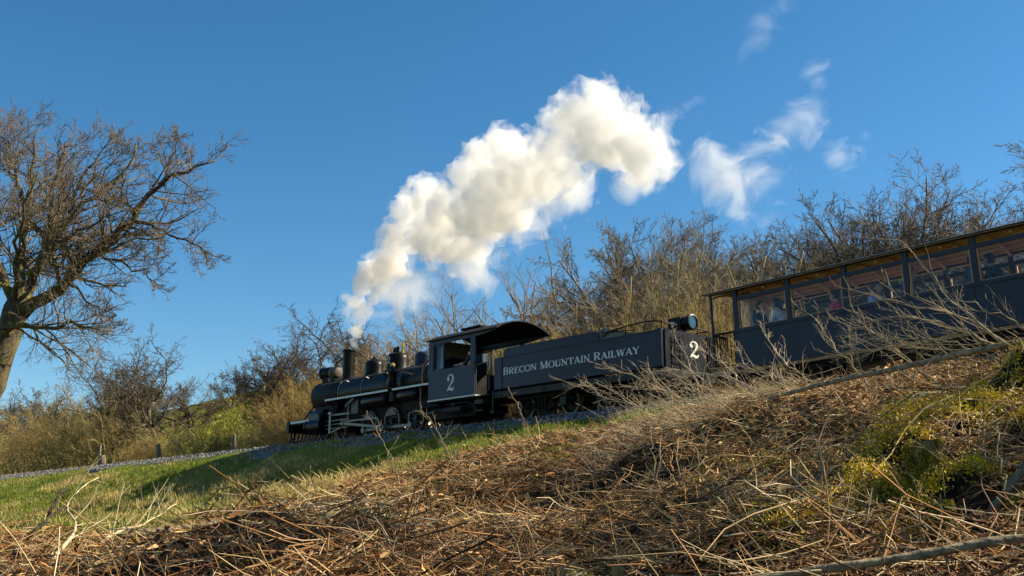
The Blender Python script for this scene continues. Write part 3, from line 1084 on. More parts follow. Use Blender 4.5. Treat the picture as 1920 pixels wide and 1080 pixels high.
# front deck, buffer beam and pilot
dk = MB().box(8.05, 9.36, -.86, .86, .60, .70).build('front_deck', M['black_dull'], loco)
for sg in (1, -1):
    e0, e1 = sorted((.862 * sg, .88 * sg))
    MB().box(8.1, 9.34, e0, e1, .66, .735).build('deck_edge', M['white'], dk)
bb = MB().box(9.36, 9.56, -.92, .92, .36, .75).build('buffer_beam', M['black'], loco, bevel=.015)
MB().box(9.56, 9.80, -.09, .09, .42, .62).lathe((9.78, 0, .42), (0, 0, 1), [(0, .10), (.2, .10)], 12).build('coupler', M['black_dull'], bb)
MB().tube([(9.5, .86, .7), (9.5, .86, 1.15)], .012, 6).build('marker_rod', M['black'], bb)
MB().tube([(9.62, .8, .5), (9.62, .3, .5), (9.62, .2, .42)], .015, 6).build('uncoupling_lever', M['steel'], bb)
for i in range(11):
    w = -.75 + .15 * i
    MB().bar((9.46, w, .36), (9.62 + .12 * (1 - abs(w)), w * .9, .06), .045, .05).build('pilot_bar', M['black'], loco)
MB().bar((9.70, -.70, .07), (9.70, .70, .07), .05, .05).build('pilot_sill', M['black'], loco)
for sg in (1, -1):
    MB().box(9.2, 9.34, min(.72 * sg, .86 * sg), max(.72 * sg, .86 * sg), .10, .15).bar((9.27, .84 * sg, .12), (9.27, .84 * sg, .6), .03, .03).bar((9.27, .74 * sg, .12), (9.27, .74 * sg, .6), .03, .03).build('front_step', M['black_dull'], loco)
MB().bar((7.3, .62, .10), (8.9, .62, .12), .03, .03).build('brake_pipe', M['frame_grey'], loco)
# cab
CW = .95
cab = empty('cab', (0, 0, 0))
cab.parent = loco
for sg in (1, -1):
    y0, y1 = sorted((CW * sg, (CW - .04) * sg))
    sp = MB().box(-.94, 1.2, y0, y1, .74, 1.63).box(.98, 1.2, y0, y1, 1.63, 2.40).box(-.94, -.75, y0, y1, 1.63, 2.40).box(-.94, 1.2, y0, y1, 2.40, 2.56).build('side_panel', M['navy'], cab)
    # triangular gusset under the roof behind the side panel
    MB().prism([(-.94, 2.40), (-.94, 2.56), (-1.9, 2.54), (-1.86, 2.49)], 1, y0, y1).build('roof_gusset', M['navy'], cab)
    f0, f1 = sorted(((CW - .06) * sg, (CW - .045) * sg))
    wf = MB()
    for (a, b, c, d) in ((.94, .98, 1.63, 2.38), (.50, .55, 1.63, 2.38), (.55, .94, 1.63, 1.67), (.55, .94, 2.34, 2.38)):
        wf.box(a, b, min((CW - .065) * sg, (CW - .02) * sg), max((CW - .065) * sg, (CW - .02) * sg), c, d)
    wf = wf.build('sliding_window', M['navy_worn'], cab)
    MB().box(.55, .94, f0, f1, 1.67, 2.34).build('pane', M['glass'], wf)
    s0, s1 = sorted((CW * sg, (CW + .025) * sg))
    MB().box(-.93, 1.21, s0, s1, .735, .775).build('footplate_edge', M['white'], cab)
    MB().tube([(1.3, .8 * sg, .80), (1.3, .8 * sg, 1.95), (1.28, .74 * sg, 2.1)], .02, 8).build('cab_handrail', M['white'], cab)
    MB().tube([(-.98, .93 * sg, .84), (-.98, .93 * sg, 1.56), (-1.03, .93 * sg, 1.6), (-1.52, .93 * sg, 1.61)], .018, 8).build('gate_rail', M['wgrey'], cab)
    MB().tube([(-1.55, .93 * sg, .84), (-1.55, .93 * sg, 1.72)], .018, 8).build('gate_rail', M['wgrey'], cab)
    y0, y1 = sorted((.60 * sg, .95 * sg))
    MB().box(-1.3, -.95, y0, y1, .30, .34).box(-1.3, -.95, y0, y1, .50, .62).build('cab_step', M['frame_grey'], cab)
MB().box(-1.60, 1.2, -.93, .93, .70, .735).build('cab_floor', M['black_dull'], cab)
MB().box(-.962, -.942, .30, .95, .735, .775).build('footplate_edge', M['white'], cab)
fw = MB().box(1.16, 1.2, -.91, .91, .74, 1.75).box(1.16, 1.2, -.91, -.80, 1.75, 2.4).box(1.16, 1.2, .80, .91, 1.75, 2.4).box(1.16, 1.2, -.5, .5, 1.75, 2.4).box(1.16, 1.2, -.91, .91, 2.4, 2.6).build('front_wall', M['cabin'], cab)
arc_roof(MB(), -1.95, 1.28, 1.02, 2.53, 2.82, .03).build('cab_roof', M['black_dull'], cab)
MB().box(-.55, .35, -.45, .45, 2.80, 2.87).build('roof_vent', M['black_dull'], cab, bevel=.02)
bh = MB().lathe((.72, 0, 1.5), (1, 0, 0), [(0, .52), (.05, .57), (.44, .57)], 28).build('backhead', M['black_dull'], cab)
for (y, z, r) in ((.15, 1.85, .08), (-.15, 1.9, .09), (.34, 1.7, .06), (-.3, 1.65, .07)):
    MB().lathe((.62, y, z), (1, 0, 0), [(0, r), (.03, r), (.1, .02)], 16).build('gauge', M['brass'], bh)
MB().box(.3, .7, -.62, -.2, 1.1, 1.2).build('tool_shelf', M['steel'], bh)
MB().bar((.72, .45, 1.55), (.35, .55, 1.75), .03, .03).build('regulator', M['steel'], bh)
MB().box(-.7, -.25, .3, .88, 1.38, 1.45).box(-.7, -.66, .3, .88, .735, 1.75).build('driver_seat', M['black_dull'], cab)
MB().box(-.7, -.25, -.9, -.45, 1.15, 1.22).box(-.7, -.66, -.9, -.45, .735, 1.6).build('driver_seat', M['black_dull'], cab)
lettering('2', .48, .98, (.34, CW, .97), (-1, 0, 0), (0, 0, 1), (0, 1, 0), 'number', M['white'], cab)
# trailing truck, injector and ash pan under the cab
MB().box(-.6, 1.6, -.62, .62, .22, .60).build('ash_pan', M['black_dull'], loco, bevel=.04)
MB().cyl((.6, .78, .45), (-.2, .78, .45), .10, n=16).cyl((.2, .78, .45), (.2, .78, .65), .05, n=10).build('injector', M['frame_grey'], loco)
MB().tube([(.55, .80, .62), (-.5, .82, .62), (-.75, .82, .52), (-.85, .80, .40)], .022, 8).build('injector_pipe', M['frame_grey'], loco)

# ------------------------------------------------------------------ tender
TS = -4.8
tender = empty('tender', TW(TS, 0, RAIL), TRAIN_ROT, 'navy blue tender lettered in white, coupled behind the cab', 'tender')


def tx(s):
    return s - TS


tb = MB().box(tx(-7.78), tx(-1.78), -.95, .95, .81, 1.68).build('tank', M['navy'], tender, bevel=.012)
for sg in (1, -1):
    y0, y1 = sorted((.952 * sg, .967 * sg))
    MB().box(tx(-2.12), tx(-2.07), y0, y1, .82, 1.68).build('corner_strip', M['navy_worn'], tb)
    MB().box(tx(-7.775), tx(-7.64), y0, y1, .82, 1.70).build('corner_strip', M['navy_worn'], tb)
    MB().box(tx(-7.6), tx(-2.14), y0, y1, 1.655, 1.675).build('seam', M['navy_worn'], tb)
    ya, yb = sorted((.945 * sg, .91 * sg))
    q = [(tx(-2.16), 1.68), (tx(-2.17), 1.80), (tx(-2.22), 1.87), (tx(-2.32), 1.905), (tx(-5.62), 1.91), (tx(-5.74), 1.86), (tx(-5.78), 1.68)]
    MB().prism(q, 1, ya, yb).build('coal_rail_plate', M['navy'], tender)
MB().box(tx(-5.8), tx(-5.74), -.91, .91, 1.68, 1.98).build('bunker_back_plate', M['plate'], tender)
MB().prism([(tx(-5.8), 1.68), (tx(-5.8), 1.98), (tx(-6.9), 1.70), (tx(-6.9), 1.68)], 1, -.88, .86).build('tank_hatch', M['plate'], tender)
MB().box(tx(-2.25), tx(-2.2), -.91, .91, 1.5, 1.82).build('bunker_front_plate', M['black_dull'], tender)
cme = MB()
rg_c = np.random.default_rng(5)
coal = pebbles('coal', np.stack([rg_c.uniform(tx(-5.6), tx(-2.3), 700), rg_c.uniform(-.85, .85, 700), rg_c.uniform(1.66, 1.80, 700)], -1), rg_c.uniform(.05, .11, 700), np.full((700, 3), .02), rg_c)
o = link('coal', coal, M['coal'], tender)
o['kind'] = 'stuff'
MB().box(tx(-7.75), tx(-1.70), -.80, .80, .62, .81).build('underframe', M['black_dull'], tender)
for sg in (1, -1):
    y0, y1 = sorted((.80 * sg, .88 * sg))
    sl = MB().box(tx(-7.70), tx(-1.66), y0, y1, .60, .765).build('side_sill', M['frame_grey'], tender)
    for s in (-2.0, -3.6, -3.72, -5.2, -6.8):
        MB().box(tx(s) - .03, tx(s) + .03, min(.88 * sg, .895 * sg), max(.88 * sg, .895 * sg), .61, .755).build('sill_rib', M['frame_grey'], sl)
lt, wd = lettering('BRECON MOUNTAIN RAILWAY', .168, 1.0, (0, 0, 0), (1, 0, 0), (0, 0, 1), (0, 1, 0), 'probe', M['white'], None, (0, 7, 16))
bpy.data.objects.remove(lt)
st_x = 4.92 / wd
xo = 0.0
for wd_ in ('BRECON', 'MOUNTAIN', 'RAILWAY'):
    _, ww_ = lettering(wd_, .168, st_x, (tx(-2.16) - xo, .951, 1.185), (-1, 0, 0), (0, 0, 1), (0, 1, 0), 'painted_word', M['white'], tender, (0,))
    xo += ww_ + .42 * .168 * st_x
rv = []
for sg in (1, -1):
    for s in np.arange(-7.55, -2.15, .11):
        rv += [(tx(s), .953 * sg, 1.635), (tx(s), .953 * sg, .86)]
    for h in np.arange(.9, 1.62, .09):
        rv += [(tx(-2.02), .953 * sg, h), (tx(-7.60), .953 * sg, h), (tx(-1.83), .953 * sg, h), (tx(-4.8), .953 * sg, h)]
rv = np.array(rv)
link('rivets', pebbles('rivets', rv, np.full(len(rv), .011), np.full((len(rv), 3), .02), np.random.default_rng(3)), M['navy'], tender)['kind'] = 'stuff'
rv = np.array([(s, .952 * sg, h) for sg in (1, -1) for s in np.arange(-.88, 1.18, .1) for h in (.82, 2.47)] + [(s, .952 * sg, h) for sg in (1, -1) for s in (-.90, 1.15) for h in np.arange(.9, 2.45, .1)])
link('rivets', pebbles('rivets', rv, np.full(len(rv), .010), np.full((len(rv), 3), .02), np.random.default_rng(4)), M['navy'], cab)['kind'] = 'stuff'
# rear end: black plate, number, ribs and lamp
re_ = MB().box(tx(-7.81), tx(-7.782), -.93, .88, .80, 1.69).build('rear_plate', M['black'], tender)
lettering('2', .40, 1.15, (tx(-7.812), .02 + .02, 1.10), (0, -1, 0), (0, 0, 1), (-1, 0, 0), 'number', M['white'], tender)
for k, w in enumerate((-.66, -.74, -.80, -.86, -.92)):
    MB().box(tx(-7.84), tx(-7.812), w - .012, w + .012, .80, 1.66).build('rear_rib', M['black_dull'], re_)
for w in (.6, .3):
    MB().tube([(tx(-7.86), w, .82), (tx(-7.86), w, 1.6)], .014, 6).build('ladder_rail', M['black_dull'], re_)
for h in (.95, 1.12, 1.29, 1.46):
    MB().tube([(tx(-7.86), .6, h), (tx(-7.86), .3, h)], .012, 6).build('ladder_rung', M['black_dull'], re_)
tl = MB().box(tx(-7.60), tx(-7.22), -.30, .06, 1.80, 2.10).lathe((tx(-7.50), -.12, 1.96), (-1, 0, 0), [(0, .15), (.10, .165), (.24, .165), (.26, .195), (.34, .195), (.35, .16), (.3, .14)], 28).build('rear_headlamp', M['black'], tender)
MB().lathe((tx(-7.82), -.12, 1.96), (-1, 0, 0), [(0, .155), (.012, .155)], 24).build('lens', M['lens'], tl)
MB().lathe((tx(-7.62), -.12, 1.96), (-1, 0, 0), [(0, .02), (.05, .08), (.16, .145)], 24).build('reflector', M['reflector'], tl)
for w in (-.26, .02):
    MB().bar((tx(-7.45), w, 1.68), (tx(-7.45), w, 1.82), .04, .04).build('lamp_bracket', M['black_dull'], tl)
lettering('2', .13, 1.0, (tx(-7.30), .06, 1.88), (-1, 0, 0), (0, 0, 1), (0, 1, 0), 'number', M['white'], tl)
rl = MB().tube([(tx(-5.85), .90, 1.75), (tx(-6.05), .90, 1.84), (tx(-6.6), .90, 1.90), (tx(-7.2), .90, 1.93), (tx(-7.55), .90, 1.90), (tx(-7.70), .84, 1.87), (tx(-7.72), .35, 1.85)], .016, 8)
rl.tube([(tx(-5.85), .90, 1.85), (tx(-6.9), .90, 1.78)], .012, 6).build('tank_rail', M['black_dull'], tender)
for (s, w) in ((-6.6, .90), (-7.2, .90), (-7.68, .84), (-7.70, .35), (-7.70, -.45), (-7.70, -.88)):
    MB().cyl((tx(s), w, 1.67), (tx(s), w, 1.88), .014, n=8).build('rail_post', M['black_dull'], tender)
MB().tube([(tx(-7.70), -.40, 1.86), (tx(-7.70), -.90, 1.84), (tx(-6.0), -.90, 1.86)], .016, 8).build('tank_rail', M['black_dull'], tender)
MB().box(tx(-8.30), tx(-7.80), -.08, .08, .45, .62).build('coupler', M['black_dull'], tender)
MB().box(tx(-7.82), tx(-7.70), -.93, .93, .55, .79).build('rear_beam', M['black_dull'], tender, bevel=.02)
for c in (-3.35, -6.35):
    for sg in (1, -1):
        tf = MB().bar((tx(c) - 1.05, .58 * sg, .55), (tx(c) + 1.05, .58 * sg, .55), .05, .07).bar((tx(c) - .95, .58 * sg, .50), (tx(c) - .2, .58 * sg, .18), .05, .05).bar((tx(c) + .95, .58 * sg, .50), (tx(c) + .2, .58 * sg, .18), .05, .05).bar((tx(c) - .25, .58 * sg, .18), (tx(c) + .25, .58 * sg, .18), .05, .05)
        tf = tf.build('truck_side_frame', M['black_dull'], tender)
        for s in (c - .85, c + .85):
            MB().box(tx(s) - .11, tx(s) + .11, min(.54 * sg, .70 * sg), max(.54 * sg, .70 * sg), .22, .46).build('axle_box', M['frame_grey'], tf, bevel=.02)
        for dx in (-.12, 0, .12):
            MB().cyl((tx(c) + dx, .60 * sg, .22), (tx(c) + dx, .60 * sg, .5), .045, n=10).build('spring', M['black_dull'], tf)
wheel_set('wheel', .33, 0, tender, [(tx(s), w) for s in (-2.5, -4.2, -5.5, -7.2) for w in (.36, -.36)])
for s in (-2.5, -4.2, -5.5, -7.2):
    MB().cyl((tx(s), -.36, .33), (tx(s), .36, .33), .05, n=10).build('axle', M['black_dull'], tender)
MB().box(tx(-1.78), tx(-1.62), .5, .95, .20, .25).bar((tx(-1.72), .93, .2), (tx(-1.72), .93, .8), .04, .03).build('tender_step', M['frame_grey'], tender)

# ------------------------------------------------------------------ carriage (local x = forward, y towards viewer, z above the rail)
dc = np.array([-0.69225703, 0.72073464, -0.03635622])
Nc = np.array([-0.72121144, -0.69271499, 0.0])
Uc = np.array([-0.0251845, 0.02622052, 0.99933889])
O_c = np.array([4.80871553, 22.10615946, 5.62004972])
CL, HW, RU = 9.05, .95, 1.26
car_rot = Matrix(((dc[0], Nc[0], Uc[0]), (dc[1], Nc[1], Uc[1]), (dc[2], Nc[2], Uc[2]))).to_euler()
car = empty('passenger_carriage', O_c - dc * CL / 2 - Nc * HW - Uc * RU, car_rot, 'navy blue wooden passenger carriage with big open windows behind the tender', 'carriage')


def X(S):
    return CL / 2 - S


def Z(U):
    return U + RU


posts = [0.0, 1.30, 2.585, 3.87, 5.16, 6.45, 7.74, 9.0]
for sg in (1, -1):
    def yy(a, b):
        return sorted((a * sg, b * sg))
    y0, y1 = yy(HW - .06, HW)
    for i in range(0, len(posts) - 1, 2):
        a = posts[i] + (.004 if i else -.02)
        b = posts[min(i + 2, len(posts) - 1)] - .004 + (.03 if i >= 6 else 0)
        if b - a > .1:
            MB().box(X(b), X(a), *yy(HW - .05, HW), Z(-.83), Z(-.035)).build('side_panel', M['navy_worn'], car)
    MB().box(X(posts[-1]) - .02, X(0) + .02, *yy(HW - .09, HW + .025), Z(-.035), Z(.035)).build('window_sill', M['navy_worn'], car)
    MB().box(X(posts[-1]), X(0), *yy(HW - .06, HW - .006), Z(.672), Z(.752)).build('top_rail', M['navy_worn'], car)
    MB().box(X(posts[-1]), X(-.62), *yy(HW - .04, HW - .004), Z(.885), Z(.93)).build('cant_rail', M['navy_worn'], car)
    for i, S in enumerate(posts):
        MB().box(X(S + .105), X(S), *yy(HW - .08, HW + .004), Z(.036), Z(.93)).build('window_post', M['navy_worn'], car)
        if i < len(posts) - 1:
            fr = MB()
            a, b = S + .107, posts[i + 1] - .002
            fr.box(X(a + .035), X(a), *yy(HW - .07, HW - .02), Z(.037), Z(.67)).box(X(b), X(b - .035), *yy(HW - .07, HW - .02), Z(.037), Z(.67)).box(X(b - .035), X(a + .035), *yy(HW - .07, HW - .02), Z(.037), Z(.06))
            fr = fr.build('window_frame', M['wood'], car)
            if i != 99:
                MB().box(X(b - .03), X(a + .03), *yy(HW - .048, HW - .042), Z(.058), Z(.672)).build('pane', M['glass'], fr)
# floor, end walls, roof
MB().box(X(9.1), X(-.72), -.90, .90, Z(-.90), Z(-.80)).build('floor', M['wood'], car)
for S in (.02, 9.0):
    ew = MB().box(X(S + .05), X(S), -.88, -.33, Z(-.80), Z(.10)).box(X(S + .05), X(S), .33, .88, Z(-.80), Z(.10)).box(X(S + .05), X(S), -.88, -.80, Z(.10), Z(.93)).box(X(S + .05), X(S), .80, .88, Z(.10), Z(.93)).box(X(S + .05), X(S), -.36, -.28, Z(.10), Z(.93)).box(X(S + .05), X(S), .28, .36, Z(.10), Z(.93)).box(X(S + .05), X(S), -.88, .88, Z(.78), Z(.95))
    ew.build('end_wall', M['wood'], car)
arc_roof(MB(), X(9.75), X(-.70), HW + .13, Z(.925), Z(1.11), .03).build('roof', M['roof'], car)
arc_roof(MB(), X(9.70), X(-.66), HW + .10, Z(.900), Z(1.072), .012).build('ceiling', M['wood_ceiling'], car)
for S in list(np.arange(-.6, 9.7, .645)):
    arc_roof(MB(), X(S + .05), X(S), HW - .10, Z(.875), Z(1.052), .045, 8).build('roof_rib', M['wood_pale'], car)
for k in range(-4, 5):        # board joints of the ceiling
    y = k * .2
    zc = 1.055 - (y / .95) ** 2 * .145
    MB().box(X(9.6), X(-.6), y - .012, y + .012, Z(zc - .006), Z(zc + .01)).build('ceiling_batten', M['wood'], car)
# platform with posts and railing at the front end
for sg in (1, -1):
    MB().cyl((X(-.62), .86 * sg, Z(-.80)), (X(-.62), .86 * sg, Z(.92)), .028, n=10).build('platform_post', M['navy_worn'], car)
for (a, b) in (((X(-.64), .86), (X(-.64), .30)), ((X(-.64), -.86), (X(-.64), -.30)), ((X(-.64), -.86), (X(0), -.86)), ((X(-.64), .86), (X(0), .86))):
    rl = MB().bar((*a, Z(.02)), (*b, Z(.02)), .035, .04).build('platform_railing', M['black_dull'], car)
    MB().bar((*a, Z(-.72)), (*b, Z(-.72)), .03, .03).build('bottom_rail', M['black_dull'], rl)
    n = 7
    for i in range(1, n):
        p = np.array(a) + (np.array(b) - np.array(a)) * i / n
        MB().cyl((p[0], p[1], Z(-.72)), (p[0], p[1], Z(.02)), .011, n=6).build('baluster', M['black_dull'], rl)
# underframe and bogies
MB().box(X(9.6), X(-.72), -.55, .55, Z(-1.02), Z(-.90)).build('underframe', M['black_dull'], car)
for sg in (1, -1):
    MB().box(X(9.6), X(-.72), *sorted((.66 * sg, .76 * sg)), Z(-1.04), Z(-.90)).build('sole_bar', M['black_dull'], car)
    MB().tube([(X(2.6), .7 * sg, Z(-.95)), (X(3.6), .7 * sg, Z(-1.14)), (X(5.4), .7 * sg, Z(-1.14)), (X(6.4), .7 * sg, Z(-.95))], .018, 6).build('truss_rod', M['black_dull'], car)
    for c in (1.2, 7.8):
        bf = MB().bar((X(c - .8), .52 * sg, Z(-.98)), (X(c + .8), .52 * sg, Z(-.98)), .06, .10).build('bogie_frame', M['black_dull'], car)
        for s in (c - .5, c + .5):
            MB().box(X(s) - .09, X(s) + .09, *sorted((.5 * sg, .63 * sg)), Z(-1.08), Z(-.90)).build('axle_box', M['frame_grey'], bf)
wheel_set('wheel', .26, 0, car, [(X(s), w) for s in (.7, 1.7, 7.3, 8.3) for w in (.34, -.34)])
# transverse benches
for i, S in enumerate((.62, 1.92, 3.2, 4.5, 5.8, 7.1, 8.3)):
    for y0, y1 in ((.12, .86), (-.86, -.12)):
        bn = MB().box(X(S + .42), X(S - .42), y0, y1, Z(-.42), Z(-.37)).build('bench_seat', M['wood_pale'], car)
        MB().bar((X(S), (y0 + y1) / 2, Z(-.37)), (X(S), (y0 + y1) / 2, Z(.14)), .72, .04).build('bench_back', M['wood'], bn)
        MB().box(X(S + .03), X(S - .03), y0 + .1, y0 + .16, Z(-.80), Z(-.42)).box(X(S + .03), X(S - .03), y1 - .16, y1 - .1, Z(-.80), Z(-.42)).build('bench_leg', M['black_dull'], bn)

# ------------------------------------------------------------------ people
def body_mesh(name, arm_fwd=.35, lean=0.0, reach=0.0, head_turn=0.0, stand=False):
    """seated figure facing +x, origin at the hip on the seat; one continuous skin with material slots skin/top/trousers"""
    caps = []

    def c(a, b, ra, rb, lab):
        caps.append((np.array(a, float), np.array(b, float), ra, rb, lab))
    L = lean
    sh = .50
    ch_ = np.array([L * .8, 0, .40])
    c((0, 0, .06), (L * .4, 0, .22), .145, .13, 1)
    c((0, .07, .06), (0, -.07, .06), .14, .14, 2)
    c((L * .4, 0, .22), ch_, .13, .15, 1)
    c(ch_ + (0, .10, .04), ch_ + (0, -.10, .04), .115, .115, 1)
    c(ch_ + (0, .165, .08), ch_ + (0, -.165, .08), .065, .065, 1)
    nk = ch_ + np.array([L * .15 + .01, 0, .13])
    hd = nk + np.array([.035 + L * .1, 0, .155])
    c(nk, hd - (0.01, 0, .03), .052, .055, 0)
    c(hd + (-.02, 0, .03), hd + (.01, 0, .02), .092, .090, 0)
    c(hd + (.02, 0, -.03), hd + (.045, 0, -.065), .072, .045, 0)
    ca, sa = math.cos(head_turn), math.sin(head_turn)
    c(hd + (.09 * ca, .09 * sa, .01), hd + (.112 * ca, .112 * sa, -.022), .012, .017, 0)
    for s in (1, -1):
        c(hd + (-.005, .088 * s, .015), hd + (-.005, .09 * s, -.025), .018, .014, 0)
        if stand:
            c((0, .09 * s, .02), (.02, .10 * s, -.42), .085, .058, 2)
            c((.02, .10 * s, -.42), (-.02, .10 * s, -.82), .056, .04, 2)
            c((-.03, .10 * s, -.86), (.14, .11 * s, -.88), .042, .035, 2)
        else:
            c((0, .09 * s, .05), (.42, .11 * s, .06), .085, .060, 2)
            c((.42, .11 * s, .06), (.44, .11 * s, -.34), .056, .040, 2)
            c((.42, .11 * s, -.38), (.58, .12 * s, -.40), .042, .034, 2)
        shp = ch_ + (0, .19 * s, .07)
        if reach and s > 0:
            el_ = shp + (.10, .12, -.22)
            ha = el_ + (.20, .10, -.02)
        else:
            el_ = shp + (.06 + arm_fwd * .1, .05 * s, -.25)
            ha = el_ + (.22, -.10 * s, .03)
        c(shp, el_, .056, .044, 1)
        c(el_, el_ * .55 + ha * .45, .043, .038, 0 if reach else 1)
        c(el_ * .55 + ha * .45, ha, .037, .027, 0)
        dv = unit(ha - el_)
        sd_ = unit(np.cross(dv, (0, 0, 1)))
        pl = ha + dv * .055
        c(ha, pl, .028, .034, 0)
        c(pl + sd_ * .016, pl - sd_ * .016, .022, .022, 0)
        for k, (o_, l_) in enumerate(((-.033, .055), (-.011, .068), (.011, .072), (.033, .06))):
            p0 = pl + sd_ * o_ + dv * .01
            p1 = p0 + dv * l_ * .55 + np.array([0, 0, -.006])
            p2 = p1 + dv * l_ * .35 + np.array([0, 0, -.022])
            c(p0, p1, .0095, .009, 0)
            c(p1, p2, .009, .0075, 0)
        c(ha + dv * .015 - sd_ * .02 * s, ha + dv * .06 - sd_ * .055 * s, .012, .009, 0)
    bm = bmesh.new()
    for a, b, ra, rb, lab in caps:
        d = Vector(b - a)
        ln_ = d.length
        for p, r_ in ((a, ra), (b, rb)):
            bmesh.ops.create_icosphere(bm, subdivisions=2, radius=r_, matrix=Matrix.Translation(Vector(p)))
        if ln_ > 1e-4:
            mt = Matrix.Translation(Vector((a + b) / 2)) @ d.to_track_quat('Z', 'Y').to_matrix().to_4x4()
            bmesh.ops.create_cone(bm, cap_ends=True, segments=14, radius1=ra, radius2=rb, depth=ln_, matrix=mt)
    me = bpy.data.meshes.new(name + '_src')
    bm.to_mesh(me)
    bm.free()
    tmp = bpy.data.objects.new(name + '_src', me)
    COL.objects.link(tmp)
    rm = tmp.modifiers.new('r', 'REMESH')
    rm.mode = 'VOXEL'
    rm.voxel_size = 0.0125
    sm = tmp.modifiers.new('s', 'SMOOTH')
    sm.iterations = 3
    sm.factor = 0.5
    dg = bpy.context.evaluated_depsgraph_get()
    out = bpy.data.meshes.new_from_object(tmp.evaluated_get(dg))
    bpy.data.objects.remove(tmp)
    out.name = name
    co = np.empty(len(out.polygons) * 3, np.float32)
    out.polygons.foreach_get('center', co)
    co = co.reshape(-1, 3)
    best = np.full(len(co), 1e9)
    lab = np.zeros(len(co), np.int32)
    for a, b, ra, rb, lb in caps:
        ab = b - a
        t = np.clip(((co - a) @ ab) / max(ab @ ab, 1e-9), 0, 1)
        dd = np.linalg.norm(co - a - t[:, None] * ab, axis=1) - (ra + (rb - ra) * t)
        m = dd < best
        best[m] = dd[m]
        lab[m] = lb
    out.materials.clear()
    for k in ('skin', 'shirt_navy', 'trousers'):
        out.materials.append(M[k])
    out.polygons.foreach_set('material_index', lab)
    out.polygons.foreach_set('use_smooth', np.ones(len(lab), bool))
    out['head'] = tuple(hd)
    return out, hd


def hair_mesh(name, hd, long=False):
    bm = bmesh.new()
    bmesh.ops.create_uvsphere(bm, u_segments=20, v_segments=14, radius=1.0)
    for v in bm.verts:
        x, y, z = v.co
        fz = 1.0
        if x > .35 and z < .45:
            fz = .80
        r_ = Vector((x * .108, y * .104, z * .112)) * fz
        if long and x < .25 and z < 0:
            r_.z *= 1.9
            r_.y *= 1.1
        r_ += Vector((noise.noise(v.co * 4) * .008,) * 3)
        v.co = r_ + Vector(hd) + Vector((-.022, 0, .035))
    me = bpy.data.meshes.new(name)
    bm.to_mesh(me)
    bm.free()
    me.polygons.foreach_set('use_smooth', np.ones(len(me.polygons), bool))
    return me


B1, H1 = body_mesh('person_body', .3, .05)
B2, H2 = body_mesh('person_body', .6, .16, head_turn=.3)
B3, H3 = body_mesh('person_body', .4, .12, reach=1.0)
HA, HAl = hair_mesh('hair', H1), hair_mesh('hair', H1, True)
HB, HC = hair_mesh('hair', H2), hair_mesh('hair', H3)


def person(body, hair, hairmat, top, mat4, label, group=None):
    o = bpy.data.objects.new('person', body)
    COL.objects.link(o)
    o.matrix_world = mat4
    o.material_slots[1].link = 'OBJECT'
    o.material_slots[1].material = M[top]
    tag(o, label, 'person', group)
    h = bpy.data.objects.new('hair', hair)
    COL.objects.link(h)
    h.parent = o
    if not hair.materials:
        hair.materials.append(M['hair'])
    h.material_slots[0].link = 'OBJECT'
    h.material_slots[0].material = M[hairmat]
    return o


bpy.context.view_layer.update()
CM = car.matrix_world.copy()


def seat_at(S, y, face, U=-.375, scale=1.0):
    """face: +1 looks forward, -1 looks back"""
    return CM @ Matrix.Translation((X(S), y, Z(U))) @ Matrix.Rotation(0 if face > 0 else math.pi, 4, 'Z') @ Matrix.Scale(scale, 4)


PG = 'passengers in the carriage'
person(B1, HA, 'hair', 'shirt_navy', seat_at(.34, .52, -1, -.16), 'dark-haired passenger in navy shirt at the carriage window nearest the tender', PG)
person(B2, HB, 'hair', 'shirt_pale', seat_at(.96, .44, 1, -.16), 'passenger in pale blue shirt facing forward at the front carriage window', PG)
person(B1, HA, 'hair', 'shirt_pink', seat_at(2.26, .50, 1, -.26), 'passenger in bright pink top leaning in the second carriage window', PG)
person(B1, HAl, 'hair_brown', 'shirt_lavender', seat_at(3.0, .50, -1, -.28), 'long-haired passenger in lavender top in the third carriage window', PG)
person(B2, HB, 'hair', 'shirt_blue', seat_at(3.62, .52, -1, -.14), 'dark-clothed passenger beside the third window post looking back', PG)
person(B1, HA, 'hair', 'shirt_blue', seat_at(4.96, .52, -1, -.14), 'passenger in dark blue at the far end of the fourth carriage window', PG)
person(B2, HB, 'hair', 'shirt_dark', seat_at(5.5, .46, 1, -.18), 'passenger in dark jacket bent forward in the rightmost carriage window', PG)
LM = loco.matrix_world.copy()
person(B3, HC, 'hair', 'shirt_dark', LM @ Matrix.Translation((-.52, .52, 1.46)) @ Matrix.Rotation(0, 4, 'Z'), 'engine driver in black sitting in the cab, bare forearm at the window', None)

